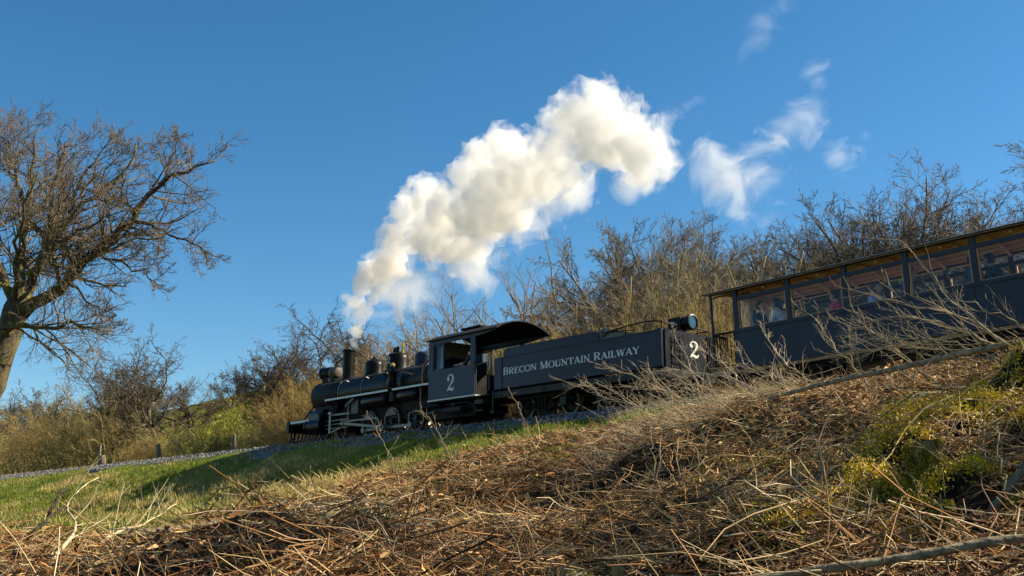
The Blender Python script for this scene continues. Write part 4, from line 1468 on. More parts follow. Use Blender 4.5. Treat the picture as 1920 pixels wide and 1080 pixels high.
# ------------------------------------------------------------------ smoke
def smoke_mat(name, dens, col, aniso=0.25, noise_scale=None, lo=.45, hi=.62):
    m = bpy.data.materials.new(name)
    m.use_nodes = True
    n, l = m.node_tree.nodes, m.node_tree.links
    n.remove(n["Principled BSDF"])
    vs_ = n.new("ShaderNodeVolumePrincipled")
    vs_.inputs["Color"].default_value = (*col, 1)
    vs_.inputs["Density"].default_value = dens
    vs_.inputs["Anisotropy"].default_value = aniso
    if noise_scale:
        tc = n.new("ShaderNodeTexCoord")
        nz = n.new("ShaderNodeTexNoise")
        nz.inputs["Scale"].default_value = noise_scale
        nz.inputs["Detail"].default_value = 5
        nz.inputs["Roughness"].default_value = .62
        nz.inputs["Distortion"].default_value = .5
        l.new(tc.outputs["Object"], nz.inputs["Vector"])
        mr = n.new("ShaderNodeMapRange")
        mr.inputs["From Min"].default_value = lo
        mr.inputs["From Max"].default_value = hi
        mr.inputs["To Min"].default_value = 0
        mr.inputs["To Max"].default_value = dens
        l.new(nz.outputs["Fac"], mr.inputs["Value"])
        l.new(mr.outputs[0], vs_.inputs["Density"])
    l.new(vs_.outputs[0], n["Material Output"].inputs["Volume"])
    return m


def puff_mesh(name, puffs, voxel, amp, grow_=0.0, seed=0, org=None):
    """billowing closed hull: union of balls, remeshed and crinkled"""
    bm = bmesh.new()
    for (p, r_) in puffs:
        bmesh.ops.create_icosphere(bm, subdivisions=3, radius=r_ + grow_, matrix=Matrix.Translation(Vector(p - org)))
    me = bpy.data.meshes.new(name)
    bm.to_mesh(me)
    bm.free()
    tmp = bpy.data.objects.new(name, me)
    COL.objects.link(tmp)
    rm = tmp.modifiers.new('r', 'REMESH')
    rm.mode = 'VOXEL'
    rm.voxel_size = voxel
    sm = tmp.modifiers.new('s', 'SMOOTH')
    sm.iterations = 6
    dg = bpy.context.evaluated_depsgraph_get()
    out = bpy.data.meshes.new_from_object(tmp.evaluated_get(dg))
    bpy.data.objects.remove(tmp)
    nv = len(out.vertices)
    co = np.empty(nv * 3, np.float32)
    no = np.empty(nv * 3, np.float32)
    out.vertices.foreach_get('co', co)
    out.vertices.foreach_get('normal', no)
    co = co.reshape(-1, 3)
    no = no.reshape(-1, 3)
    sv = Vector((seed * 7.3, seed * 3.1, 0))
    dsp = np.empty(nv, np.float32)
    for i in range(nv):
        v = Vector(co[i]) + sv
        a = 0.0
        for f, g in ((.75, .7), (1.5, .9), (3.0, .6), (6.0, .36), (11, .2)):
            a += (abs(noise.noise(v * f)) * 2.0 - .42) * g
        dsp[i] = a * amp
    co = co + no * dsp[:, None]
    out.vertices.foreach_set('co', co.ravel())
    out.update()
    out.polygons.foreach_set('use_smooth', np.ones(len(out.polygons), bool))
    return out


def wisp_mat(name, dens, sc, seed):
    m = bpy.data.materials.new(name)
    m.use_nodes = True
    n, l = m.node_tree.nodes, m.node_tree.links
    n.remove(n["Principled BSDF"])
    v = n.new("ShaderNodeVolumePrincipled")
    v.inputs["Color"].default_value = (.997, .99, .975, 1)
    v.inputs["Anisotropy"].default_value = .35
    tc = n.new("ShaderNodeTexCoord")
    ln_ = n.new("ShaderNodeVectorMath")
    ln_.operation = 'LENGTH'
    l.new(tc.outputs["Object"], ln_.inputs[0])
    mp = n.new("ShaderNodeMapping")
    mp.inputs["Scale"].default_value = tuple(sc)
    mp.inputs["Location"].default_value = (seed * 5.7, seed * 2.3, 0)
    l.new(tc.outputs["Object"], mp.inputs["Vector"])
    nz = n.new("ShaderNodeTexNoise")
    nz.inputs["Scale"].default_value = .9
    nz.inputs["Detail"].default_value = 6
    nz.inputs["Roughness"].default_value = .6
    nz.inputs["Distortion"].default_value = .8
    l.new(mp.outputs[0], nz.inputs["Vector"])
    a = n.new("ShaderNodeMath")
    a.operation = 'MULTIPLY_ADD'
    a.inputs[1].default_value = -.55
    l.new(ln_.outputs["Value"], a.inputs[0])
    ct = n.new("ShaderNodeMapRange")
    ct.clamp = False
    ct.inputs["From Min"].default_value = .28
    ct.inputs["From Max"].default_value = .76
    l.new(nz.outputs["Fac"], ct.inputs["Value"])
    l.new(ct.outputs[0], a.inputs[2])
    r_ = n.new("ShaderNodeMapRange")
    r_.inputs["From Min"].default_value = .14
    r_.inputs["From Max"].default_value = .42
    r_.inputs["To Min"].default_value = 0
    r_.inputs["To Max"].default_value = dens
    l.new(a.outputs[0], r_.inputs["Value"])
    l.new(r_.outputs[0], v.inputs["Density"])
    l.new(v.outputs[0], n["Material Output"].inputs["Volume"])
    return m


def px_puffs(lst, w):
    out = []
    for i, (x, y, r_) in enumerate(lst):
        p = on_w(x, y, w + random.uniform(-.25, .25))
        out.append((p, r_ / F_PX * float(np.dot(p - EYE, (0, math.cos(PITCH), math.sin(PITCH))))))
    return out


MAIN = [(690, 525, 22), (706, 500, 29), (734, 478, 37), (752, 440, 38), (765, 395, 36), (800, 372, 40), (815, 438, 54), (850, 462, 40), (880, 460, 36), (842, 398, 48), (900, 398, 60), (880, 330, 42), (905, 290, 34),
        (954, 283, 48), (985, 325, 62), (940, 350, 58), (1030, 285, 44), (1062, 325, 40), (1042, 228, 30), (1080, 222, 52), (1124, 180, 38), (1138, 250, 68), (1170, 215, 36), (1198, 275, 52), (1228, 272, 34), (1185, 318, 26), (960, 400, 40), (1035, 340, 36)]
SOOT = [(662, 566, 14), (650, 556, 11), (676, 566, 15), (678, 538, 21), (694, 512, 27), (712, 535, 22), (728, 505, 30), (668, 588, 10), (700, 560, 16)]
STEAM = [(664, 640, 10), (668, 622, 13), (672, 600, 17), (682, 584, 18)]
p_main = px_puffs(MAIN, -.4)
org_s = p_main[6][0]
smk = link('smoke_plume', puff_mesh('smoke_plume', p_main, .11, .22, -.12, 1, org_s), smoke_mat('white_smoke', 1.5, (.992, .977, .950), 0.0), None, org_s)
tag(smk, 'thick billowing white smoke plume trailing back above the train', 'smoke')
halo = link('smoke_veil', puff_mesh('smoke_veil', [(p, r_ * 1.03 + .1) for p, r_ in p_main], .15, .22, 0, 2, org_s), smoke_mat('thin_smoke', 2.4, (.99, .974, .945), .1, 1.7, .46, .70), smk)
p_soot = px_puffs(SOOT, -.15)
org_b = p_soot[3][0]
tag(link('sooty_smoke', puff_mesh('sooty_smoke', p_soot, .09, .14, 0, 3, org_b), smoke_mat('sooty_smoke', 1.6, (.955, .912, .850), 0.0), None, org_b), 'sooty beige lower end of the smoke column above the chimney', 'smoke')
p_st = px_puffs(STEAM, 0)
tag(link('exhaust_wisp', puff_mesh('exhaust_wisp', p_st, .08, .10, 0, 4, p_st[0][0]), smoke_mat('exhaust', 2.2, (.95, .93, .9), .3, 2.2, .36, .66), None, p_st[0][0]), 'thin haze of exhaust just leaving the chimney top', 'smoke')
def wisp(name, lst, dn, seed, parent=None, stretch=2.7):
    """soft ragged ellipsoid of thin smoke round a few puffs"""
    pp = px_puffs(lst, -1.0 if parent is None else -.4)
    pc = np.array([q[0] for q in pp])
    rm_ = np.array([q[1] for q in pp])
    cen = pc.mean(0)
    cov = (np.cov((pc - cen).T) if len(pp) > 1 else 0) + np.eye(3) * (rm_.mean() ** 2) * .5
    ev, ec = np.linalg.eigh(cov)
    if np.linalg.det(ec) < 0:
        ec[:, 0] *= -1
    sc = np.sqrt(ev) * stretch
    bm = bmesh.new()
    bmesh.ops.create_icosphere(bm, subdivisions=4, radius=1.0)
    me = bpy.data.meshes.new(name)
    bm.to_mesh(me)
    bm.free()
    o = link(name, me, wisp_mat('%s_%d' % (name, seed), dn, sc, seed), parent, cen if parent is None else cen - org_s)
    o.rotation_euler = Matrix([list(r_) for r_ in ec]).to_euler()
    o.scale = sc
    return o


for i, (lst, dn, lab) in enumerate([
    ([(1350, 300, 40), (1375, 335, 48), (1360, 375, 34), (1415, 345, 36), (1450, 320, 30), (1395, 300, 34)], 1.0, 'soft white smoke puff fading out right of the main plume'),
    ([(1455, 272, 38), (1490, 240, 32), (1515, 222, 24), (1430, 290, 30)], .42, 'thin smoke veil above and right of the soft puff'),
    ([(1545, 128, 27), (1535, 150, 24), (1520, 160, 20)], .75, 'small detached smoke tuft high at upper right'),
    ([(1285, 205, 26), (1262, 190, 22), (1310, 190, 18), (1255, 225, 26)], .7, 'faint smoke shred beside the top right of the plume'),
    ([(1590, 295, 34), (1600, 275, 28), (1570, 305, 24)], .45, 'very faint smoke patch above the round crowned tree'),
    ([(1418, 62, 18), (1445, 8, 26), (1470, 0, 18)], .25, 'faint smoke streak at the top edge of the sky')]):
    tag(wisp('smoke_wisp', lst, dn, i), lab, 'smoke', 'smoke wisps')
for i, (lst, dn) in enumerate([([(955, 425, 44), (985, 408, 36)], 1.3), ([(872, 505, 38), (905, 495, 34)], 1.2), ([(760, 545, 34), (790, 530, 34), (735, 570, 26)], .7),
                               ([(1225, 290, 34), (1240, 265, 28)], 1.3), ([(1045, 375, 34), (1075, 360, 30)], 1.1), ([(1195, 335, 30), (1215, 320, 28)], 1.4), ([(655, 600, 16), (650, 575, 16)], 1.6)]):
    wisp('torn_edge', lst, dn, 20 + i, smk)

# ------------------------------------------------------------------ trees and shrubs
def shrub_proto(seed, stems, h, spread, lv, col, up=.05, base_r=.035, cvar=.3):
    rg = np.random.default_rng(seed)
    a = rg.uniform(0, 2 * np.pi, stems)
    r0 = np.sqrt(rg.random(stems))
    st = np.stack([np.cos(a) * r0 * .35 * spread, np.sin(a) * r0 * .35 * spread, np.full(stems, -.3)], -1)
    tilt = r0 * rg.uniform(.5, 1.2, stems) * spread * .55
    d = np.stack([np.cos(a) * tilt, np.sin(a) * tilt, np.ones(stems)], -1)
    ln_ = h * rg.uniform(.65, 1.0, stems) + .3
    return grow(st, d, ln_, base_r * rg.uniform(.7, 1.3, stems), lv, rg, col, cvar)


def LV(n0=7, wig=.12, up=.04, k1=9, k2=7, k3=5, a1=(20, 55), lr=(.42, .45, .5), k4=0, tipup=.04, wk=1.0):
    l_ = [dict(n=n0, wig=wig * wk, up=up, sides=5, tip=.3, base=True),
          dict(n=5, wig=.16 * wk, up=up, sides=4, kids=k1, ang=a1, lr=lr[0], rr=.6, t0=.2, tip=.4),
          dict(n=4, wig=.18 * wk, up=tipup, sides=3, kids=k2, ang=(22, 60), lr=lr[1], rr=.6, t0=.15, tip=.45),
          dict(n=3, wig=.18 * wk, up=tipup, sides=3, kids=k3, ang=(22, 60), lr=lr[2], rr=.65, t0=.15, tip=.5)]
    if k4:
        l_.append(dict(n=3, wig=.18 * wk, up=tipup, sides=3, kids=k4, ang=(25, 60), lr=.5, rr=.7, t0=.15, tip=.5))
    return l_


def tree_proto(seed, h, lean, lv, col, r=.14, trunks=1, cvar=.25):
    rg = np.random.default_rng(seed)
    st = np.stack([rg.normal(0, .12, trunks), rg.normal(0, .12, trunks), np.full(trunks, -.4)], -1)
    d = np.stack([rg.normal(lean, .12 + .12 * (trunks > 1), trunks), rg.normal(0, .12 + .12 * (trunks > 1), trunks), np.ones(trunks)], -1)
    return grow(st, d, h * rg.uniform(.85, 1.05, trunks), r * rg.uniform(.75, 1.1, trunks), lv, rg, col, cvar, rmin=.007)


PROTO = {}


def register(name, tubes):
    b, c = tubes
    PROTO[name] = (b.mesh(name + '_stems'), c.mesh(name + '_twigs'))


GOLD, OLIVE, GREY, DARK = (.34, .235, .075), (.27, .21, .075), (.17, .135, .095), (.105, .08, .052)
register('thicket_gold', shrub_proto(11, 18, 3.0, 1.5, LV(k1=10, k2=7, k3=4), GOLD, base_r=.026))
register('thicket_olive', shrub_proto(12, 18, 2.6, 1.7, LV(k1=10, k2=7, k3=4), OLIVE, base_r=.024))
register('willow_fan', shrub_proto(13, 24, 5.6, 2.7, LV(n0=9, up=.025, wig=.16, k1=11, k2=6, k3=4, a1=(15, 50), lr=(.36, .42, .5)), (.25, .185, .10), base_r=.055))
register('tall_scrub', shrub_proto(14, 14, 6.5, .95, LV(n0=9, up=.05, k1=12, k2=7, k3=5, a1=(18, 50), lr=(.32, .42, .5)), (.24, .195, .11), base_r=.055))
register('hawthorn', tree_proto(15, 3.6, .1, [dict(n=8, wig=.22, up=.05, sides=6, tip=.35, base=True),
                                              dict(n=7, wig=.25, up=.01, sides=5, kids=13, ang=(40, 85), lr=.75, rr=.55, t0=.25, tip=.35, base=True),
                                              dict(n=5, wig=.25, up=.03, sides=4, kids=9, ang=(30, 70), lr=.42, rr=.55, t0=.15),
                                              dict(n=4, wig=.25, up=.03, sides=3, kids=8, ang=(30, 70), lr=.42, rr=.6, t0=.1),
                                              dict(n=3, wig=.25, up=.03, sides=3, kids=4, ang=(30, 70), lr=.45, rr=.7, t0=.1)], DARK, .13, 3))
_crown = [dict(n=8, wig=.07, up=.03, sides=7, tip=.6, base=True),
          dict(n=10, wig=.17, up=.006, sides=5, kids=20, ang=(5, 60), lr=1.55, rr=.5, t0=.40, tip=.22, base=True, lvar=.14),
          dict(n=6, wig=.16, up=.03, sides=4, kids=12, ang=(25, 60), lr=.34, rr=.5, t0=.28),
          dict(n=4, wig=.16, up=.03, sides=3, kids=8, ang=(25, 55), lr=.46, rr=.6, t0=.15),
          dict(n=3, wig=.15, up=.03, sides=3, kids=5, ang=(25, 50), lr=.5, rr=.7, t0=.15)]


def dome_proto(seed, limbs_n, rx, rz, th, col, r0=.20, lean=0.0):
    rx, rz = rx * .88, rz * .86
    """short trunk, limbs fanning out to a rounded crown, finer and finer twigs"""
    rg = np.random.default_rng(seed)
    top = np.array([lean, 0, th])
    n = 11
    P0, R0 = [], []
    for i in range(limbs_n):
        a = i * 2.39996 + rg.uniform(-.3, .3)
        el_ = math.asin(min(1, .05 + .95 * (i + .5) / limbs_n))
        k = rg.uniform(.86, 1.04)
        tgt = top + np.array([math.cos(a) * math.cos(el_) * rx * k, math.sin(a) * math.cos(el_) * rx * k, math.sin(el_) * rz * min(k, .95) - .1 * rz])
        st = np.array([0, 0, th * rg.uniform(.45, 1.0)])
        mid = st + (tgt - st) * .42 + np.array([0, 0, rz * .13 * math.cos(el_)]) + rg.normal(0, .16, 3)
        t = np.linspace(0, 1, n)[:, None]
        P = st * (1 - t) ** 2 + 2 * mid * t * (1 - t) + tgt * t ** 2
        P[1:] += np.cumsum(rg.normal(0, .04, (n - 1, 3)), axis=0)
        P0.append(P)
        R0.append((r0 * .32) * (1 - t[:, 0]) ** .9 + .011)
    P0, R0 = np.array(P0), np.array(R0)
    lv = [dict(n=n, sides=5, base=True, wig=0, up=0),
          dict(n=6, wig=.16, up=.02, sides=4, kids=15, ang=(25, 55), lr=.36, rr=.42, t0=.28, lvar=.2),
          dict(n=5, wig=.16, up=.03, sides=3, kids=8, ang=(25, 58), lr=.42, rr=.55, t0=.2),
          dict(n=3, wig=.16, up=.03, sides=3, kids=5, ang=(25, 55), lr=.5, rr=.65, t0=.15)]
    b, c = grow(None, None, None, None, lv, rg, col, .25, P0, R0, rmin=.0055)
    tp = np.array([[0, 0, -.4], [lean * .2, .03, th * .3], [lean * .6, -.03, th * .65], [lean, 0, th * 1.02]])
    b.add(tp, np.array([r0 * 1.25, r0, r0 * .85, r0 * .5]), col, 8)
    return b, c


register('round_tree', dome_proto(16, 26, 3.4, 3.6, 1.9, (.155, .125, .088), .20))
register('dome_tree', dome_proto(26, 20, 2.7, 3.3, 1.5, (.19, .155, .105), .16, .25))
_c2 = [dict(n=9, wig=.10, up=.03, sides=7, tip=.3, base=True),
       dict(n=8, wig=.14, up=.03, sides=5, kids=11, ang=(22, 50), lr=.46, rr=.5, t0=.25, tip=.3, base=True),
       dict(n=6, wig=.18, up=.03, sides=4, kids=8, ang=(25, 55), lr=.42, rr=.5, t0=.2),
       dict(n=4, wig=.18, up=.03, sides=3, kids=7, ang=(25, 55), lr=.42, rr=.6, t0=.15),
       dict(n=3, wig=.15, up=.03, sides=3, kids=4, ang=(25, 50), lr=.5, rr=.7, t0=.15)]
register('slender_tree', tree_proto(17, 7.2, .05, _c2, (.19, .15, .095), .10, 1))


def plant(kind, name, px, py, Y, label, group, size=1.0, rot=None, cat='tree', sx=1.0, z=None, parts=('trunk', 'crown')):
    """stand a shrub so that its foot is in picture column px at distance Y"""
    p = at(px, py, Y)
    o = empty(name, (p[0], p[1], (gz1(p[0], p[1]) if z is None else z) - .05), (0, 0, random.uniform(0, 6.28) if rot is None else rot), label, cat, group)
    o.scale = (size * sx, size * sx, size)
    mb, mc = PROTO[kind]
    link(parts[0], mb, M['twig'], o)
    link(parts[1], mc, M['twig'], o)['kind'] = 'stuff'
    return o


def col_w(px, w):
    """distance Y at which picture column px crosses the line w beside the track"""
    d = ray(px, 980)
    t = np.dot(C0 + N * w - EYE, N) / np.dot(d, N)
    return float((EYE + d * t)[1])


def plant_w(kind, name, px, w, *a, **k):
    return plant(kind, name, px, 980, col_w(px, w), *a, **k)


ORD = ['first', 'second', 'third', 'fourth', 'fifth', 'sixth', 'seventh', 'eighth', 'ninth', 'tenth', 'eleventh', 'twelfth', 'thirteenth', 'fourteenth']
G1 = 'undergrowth bushes along the far side of the line'
G2 = 'bare trees on the rise behind the carriage'
U1 = 'low olive undergrowth bush by the fence left of the locomotive, %s from the left'
for i, px in enumerate((-60, -5, 45, 95, 145, 200, 255, 310, 365, 415, 462, 510, 555, 600)):
    plant_w('thicket_olive' if i % 3 else 'thicket_gold', 'undergrowth_bush', px, -4.6 - (i % 2) * 1.6, U1 % ORD[i], G1, random.uniform(1.0, 1.25) * (1.6 if px < 250 else .66 if px < 530 else .85), cat='bush', sx=1.0, parts=('stems', 'twigs'))
U2 = 'darker taller thicket bush behind the far left undergrowth, %s from the left'
for i, px in enumerate((20, 85, 150, 215, 262)):
    plant_w('hawthorn' if i % 2 == 0 else 'dome_tree', 'thicket_bush', px, -9 - (i % 2) * 3, U2 % ORD[i], G1, random.uniform(1.0, 1.15) * (1.75 if i % 2 == 0 else 1.2), cat='bush', parts=('stems', 'twigs'))
plant_w('hawthorn', 'hawthorn_tree', 345, -17, 'gnarled bare hawthorn on the green hillside, left of two', 'hawthorns', 1.05)
plant_w('hawthorn', 'hawthorn_tree', 425, -24, 'smaller bare hawthorn standing against the sky on the green hillside', 'hawthorns', 1.0, sx=.8)
plant_w('hawthorn', 'hawthorn_tree', 600, -9, 'dark spreading hawthorn just left of the chimney smoke', 'hawthorns', 1.62, sx=1.15)
plant_w('hawthorn', 'hawthorn_tree', 648, -8, 'dense hawthorn right behind the chimney of the locomotive', 'hawthorns', 1.35, rot=.8)
plant_w('hawthorn', 'hawthorn_tree', 560, -10, 'dark hawthorn crown over the front of the locomotive', 'hawthorns', 1.5, rot=2.9)
plant_w('hawthorn', 'hawthorn_tree', 535, -12, 'low wind-bent hawthorn reaching left in front of the hill', 'hawthorns', .9, sx=1.2)
U3 = 'golden brown bush close behind the locomotive, %s from its front'
for i, px in enumerate((560, 605, 650, 690, 735, 780)):
    plant_w('thicket_gold', 'lineside_bush', px, -3.8 - (i % 2) * .9, U3 % ORD[i], G1, random.uniform(1.0, 1.2) * (1.05 if px < 700 else .95), cat='bush', sx=.95, parts=('stems', 'twigs'))
plant_w('willow_fan', 'willow_shrub', 885, -8.5, 'wide fan of orange-brown willow stems behind the cab', 'willows', 1.12, cat='shrub', parts=('stems', 'twigs'))
plant_w('willow_fan', 'willow_shrub', 775, -9.5, 'lower willow fan between chimney smoke and cab', 'willows', .92, cat='shrub', parts=('stems', 'twigs'))
plant_w('willow_fan', 'willow_shrub', 985, -7.5, 'brown willow thicket rising behind the front of the tender', 'willows', 1.05, cat='shrub', parts=('stems', 'twigs'))
U4 = 'tall dense bare scrub behind the tender, %s from the cab'
for i, (px, w, sz, kd) in enumerate(((1040, -9, 1.0, 'willow_fan'), (1085, -7, .8, 'dome_tree'), (1130, -9, 1.0, 'dome_tree'), (1175, -6.5, .85, 'willow_fan'), (1215, -8.5, .95, 'dome_tree'), (1262, -6.5, .8, 'tall_scrub'), (1300, -8, .9, 'dome_tree'), (1345, -6, .75, 'tall_scrub'), (1385, -8, .9, 'dome_tree'))):
    plant_w(kd, 'scrub_bush', px, w, U4 % ORD[i], G1, sz * 1.2, cat='bush', parts=('stems', 'twigs'))
U5 = 'low bramble thicket at the foot of the scrub, %s from the cab'
for i, (px, w) in enumerate(((930, -4.2), (1000, -4.6), (1070, -4.2), (1140, -4.4), (1200, -4.0), (1260, -4.2), (1310, -3.8), (1360, -4.0), (1410, -4.0))):
    plant_w('thicket_olive' if i % 2 else 'thicket_gold', 'bramble_thicket', px, w, U5 % ORD[i], G1, random.uniform(1.05, 1.25), cat='bush', sx=.9, parts=('stems', 'twigs'))
plant_w('slender_tree', 'bare_tree', 1242, -12, 'tall upright bare tree behind the rear of the tender', G2, 1.15, rot=1.0)
plant_w('slender_tree', 'bare_tree', 1000, -13, 'thin bare tree rising through the smoke behind the cab roof', G2, .9, rot=2.2)
plant_w('slender_tree', 'bare_tree', 1400, -13, 'bare tree above the front of the carriage roof', G2, 1.1, rot=3.0, sx=1.2)
plant_w('round_tree', 'bare_tree', 1465, -15, 'dark-limbed bare tree left of the round crowned one', G2, 1.5, rot=.4)
plant_w('round_tree', 'bare_tree', 1530, -17, 'bare tree in the gap beside the round crowned tree', G2, 1.42, rot=2.4)
plant_w('round_tree', 'bare_tree', 1665, -17, 'big round crowned bare tree above the middle of the carriage', G2, 1.72, rot=1.4)
plant_w('round_tree', 'bare_tree', 1765, -18, 'round crowned bare tree overlapping the big one on its right', G2, 1.75, rot=4.4)
plant_w('round_tree', 'bare_tree', 1850, -16, 'bare tree with forked trunk above the right end of the carriage', G2, 1.45, rot=5.4)
plant_w('dome_tree', 'bare_tree', 1170, -13, 'round topped bare tree above the letters on the tender', G2, 2.1, rot=1.0)
plant_w('dome_tree', 'bare_tree', 1310, -13, 'round topped bare tree above the rear of the tender', G2, 1.9, rot=3.3)
plant_w('dome_tree', 'bare_tree', 1600, -20, 'bare tree half hidden behind the big round crowned one', G2, 1.45, rot=2.0)
plant_w('slender_tree', 'bare_tree', 1925, -13, 'tall bare tree at the right edge of the picture', G2, 1.02, rot=.2, sx=1.3)
U6 = 'low bare scrub seen through the carriage windows, %s from the tender'
for i, px in enumerate((1450, 1520, 1590, 1660, 1730, 1800, 1870, 1930)):
    plant_w('tall_scrub', 'scrub_bush', px, -7 - (i % 3) * 1.5, U6 % ORD[i], G1, random.uniform(.30, .38), cat='bush', parts=('stems', 'twigs'))


def leaf_cloud(name, centres, radii, count, size, col, rg):
    """small tilted leaves through a volume"""
    k = rg.integers(0, len(centres), count)
    d = unit(rg.normal(0, 1, (count, 3))) * (rg.random((count, 1)) ** .45)
    P = centres[k] + d * radii[k][:, None]
    a = unit(rg.normal(0, 1, (count, 3)))
    b = unit(np.cross(a, rg.normal(0, 1, (count, 3))))
    s = size * rg.uniform(.6, 1.4, (count, 1))
    V = np.stack([P - a * s, P + b * s * .6, P + a * s, P - b * s * .6], 1).reshape(-1, 3)
    Fs = np.arange(count * 4).reshape(-1, 4)
    c = np.asarray(col) * rg.uniform(.5, 1.5, (count, 1)) * rg.uniform(.9, 1.1, (count, 3))
    return raw_mesh(name, V, Fs, None, np.repeat(c, 4, 0), smooth=False)


def ivy_tree(px, w, h, label, spread, col, seed):
    rg = np.random.default_rng(seed)
    o = plant_w('slender_tree', 'ivy_clad_tree', px, w, label, None, h / 7.2)
    cs = np.stack([rg.normal(0, spread * .45, 26), rg.normal(0, spread * .45, 26), rg.uniform(.35, .98, 26) * 6.6], -1)
    lf = leaf_cloud('ivy_leaves', cs, rg.uniform(.25, .6, 26) * spread, 5200, .075, col, rg)
    q = link('ivy_leaves', lf, M['leaf'], o)
    q['kind'] = 'stuff'
    return o


ivy_tree(1328, -9, 5.0, 'dark ivy-clad tree left of the carriage front', .95, (.055, .058, .018), 31)
# unseen tree added just outside the frame to dapple the lower bank with shade
for (xx, yy_, hh, lab, sd_) in ((8.6, 6.8, 6.2, 'unseen ivy-clad tree added out of frame at right to shade the lower bank', 41),):
    rg_i = np.random.default_rng(sd_)
    o = empty('unseen_shade_tree', (xx, yy_, gz1(xx, yy_)), (0, 0, sd_), lab, 'tree')
    o.scale = (hh / 7.2,) * 3
    link('trunk', PROTO['slender_tree'][0], M['twig'], o)
    link('crown', PROTO['slender_tree'][1], M['twig'], o)['kind'] = 'stuff'
    cs = np.stack([rg_i.normal(0, .8, 30), rg_i.normal(0, .55, 30), rg_i.uniform(.3, 1.0, 30) * 6.6], -1)
    link('ivy_leaves', leaf_cloud('ivy_leaves', cs, rg_i.uniform(.3, .6, 30), 1300, .085, (.055, .06, .018), rg_i), M['leaf'], o)['kind'] = 'stuff'
ivy_tree(272, -10, 5.0, 'dark green ivy-covered bush on the skyline at left', 1.3, (.05, .065, .018), 32)

# ------------------------------------------------------------------ the big mossy tree at the left
def limb(lst, r0, r1, n=14, seed=0):
    """limb through picture points (x, y, Y), resampled and roughened"""
    rg = np.random.default_rng(100 + seed)
    p = np.array([at(*q) for q in lst])
    t = np.concatenate([[0], np.cumsum(np.linalg.norm(np.diff(p, axis=0), axis=1))])
    u = np.linspace(0, t[-1], n)
    P = np.stack([np.interp(u, t, p[:, k]) for k in range(3)], -1)
    for _ in range(2):
        P[1:-1] = (P[:-2] + 2 * P[1:-1] + P[2:]) / 4
    P[1:] += rg.normal(0, .04, (n - 1, 3))
    return P, (r0 + (r1 - r0) * np.linspace(0, 1, n) ** .7) * (.8 if r0 < .3 else 1)


TY = 27.0
trunk_l = [limb([(-95, 1010, TY), (-72, 900, TY), (-42, 780, TY), (-12, 705, TY), (12, 640, TY), (32, 585, TY), (46, 550, TY)], .46, .30, 16, 0)]
limbs = [limb([(40, 590, TY), (75, 565, TY), (122, 537, TY - .4), (173, 481, TY - .8), (219, 435, TY - 1), (255, 415, TY - 1.2), (267, 369, TY - 1.3), (306, 349, TY - 1.4), (346, 313, TY - 1.4), (400, 305, TY - 1.5)], .24, .03, 18, 1),
         limb([(44, 560, TY), (76, 491, TY + .5), (132, 400, TY + .8), (188, 359, TY + 1), (240, 318, TY + 1.2), (262, 270, TY + 1.4)], .20, .03, 15, 2),
         limb([(40, 560, TY), (41, 456, TY + .8), (51, 389, TY + 1.2), (62, 305, TY + 1.5), (66, 245, TY + 1.6)], .20, .03, 14, 3),
         limb([(60, 520, TY), (92, 456, TY - .8), (96, 360, TY - 1.2), (110, 300, TY - 1.4), (125, 262, TY - 1.5)], .15, .03, 13, 4),
         limb([(30, 590, TY), (5, 520, TY), (-30, 440, TY), (-50, 350, TY + .5)], .18, .05, 12, 5),
         limb([(20, 640, TY), (0, 612, TY - .5), (40, 611, TY - 1), (76, 613, TY - 1.5), (118, 618, TY - 2), (150, 600, TY - 2.2), (190, 620, TY - 2.4)], .13, .03, 15, 6),
         limb([(255, 415, TY - 1.2), (306, 432, TY - 1.4), (357, 452, TY - 1.6), (400, 478, TY - 1.6)], .07, .015, 12, 7),
         limb([(173, 481, TY - .8), (215, 490, TY - 1.2), (262, 508, TY - 1.5), (300, 540, TY - 1.6)], .07, .015, 12, 8),
         limb([(132, 400, TY + .8), (150, 330, TY + 1.4), (190, 290, TY + 1.8), (215, 250, TY + 2)], .09, .015, 12, 9),
         limb([(306, 349, TY - 1.4), (320, 300, TY - 1.5), (333, 270, TY - 1.5), (336, 245, TY - 1.5)], .045, .012, 9, 10),
         limb([(130, 530, TY - .4), (160, 560, TY - 1), (200, 590, TY - 1.4), (215, 610, TY - 1.6)], .06, .012, 10, 11),
         limb([(51, 389, TY + 1.2), (20, 320, TY + 1.8), (5, 270, TY + 2.2), (0, 235, TY + 2.4)], .10, .02, 12, 12),
         limb([(92, 456, TY - .8), (140, 440, TY - 2), (190, 410, TY - 2.6), (235, 390, TY - 2.8)], .08, .015, 12, 13),
         limb([(30, 560, TY - .2), (30, 470, TY - 2), (40, 400, TY - 3), (70, 330, TY - 3.5)], .12, .02, 12, 14)]
big = empty('mossy_tree', TW(0, 0, 0), (0, 0, 0), 'large bare tree with moss on its trunk and limbs at the left edge', 'tree')
p0 = trunk_l[0][0][0]
big.location = p0
trg = np.random.default_rng(77)
tt = Tubes()
for P, Rd in trunk_l:
    # more rings along the trunk so bark shows bulges
    tt.add(P, Rd * trg.uniform(.92, 1.08, len(Rd)), (.085, .068, .036), 14)
o = link('trunk', tt.mesh('trunk', p0), M['trunk'], big)
tt = Tubes()
for P, Rd in limbs:
    tt.add(P, Rd, np.array((.105, .085, .045)) * trg.uniform(.8, 1.2), 8)
link('limbs', tt.mesh('limbs', p0), M['trunk'], big)
tw = Tubes()
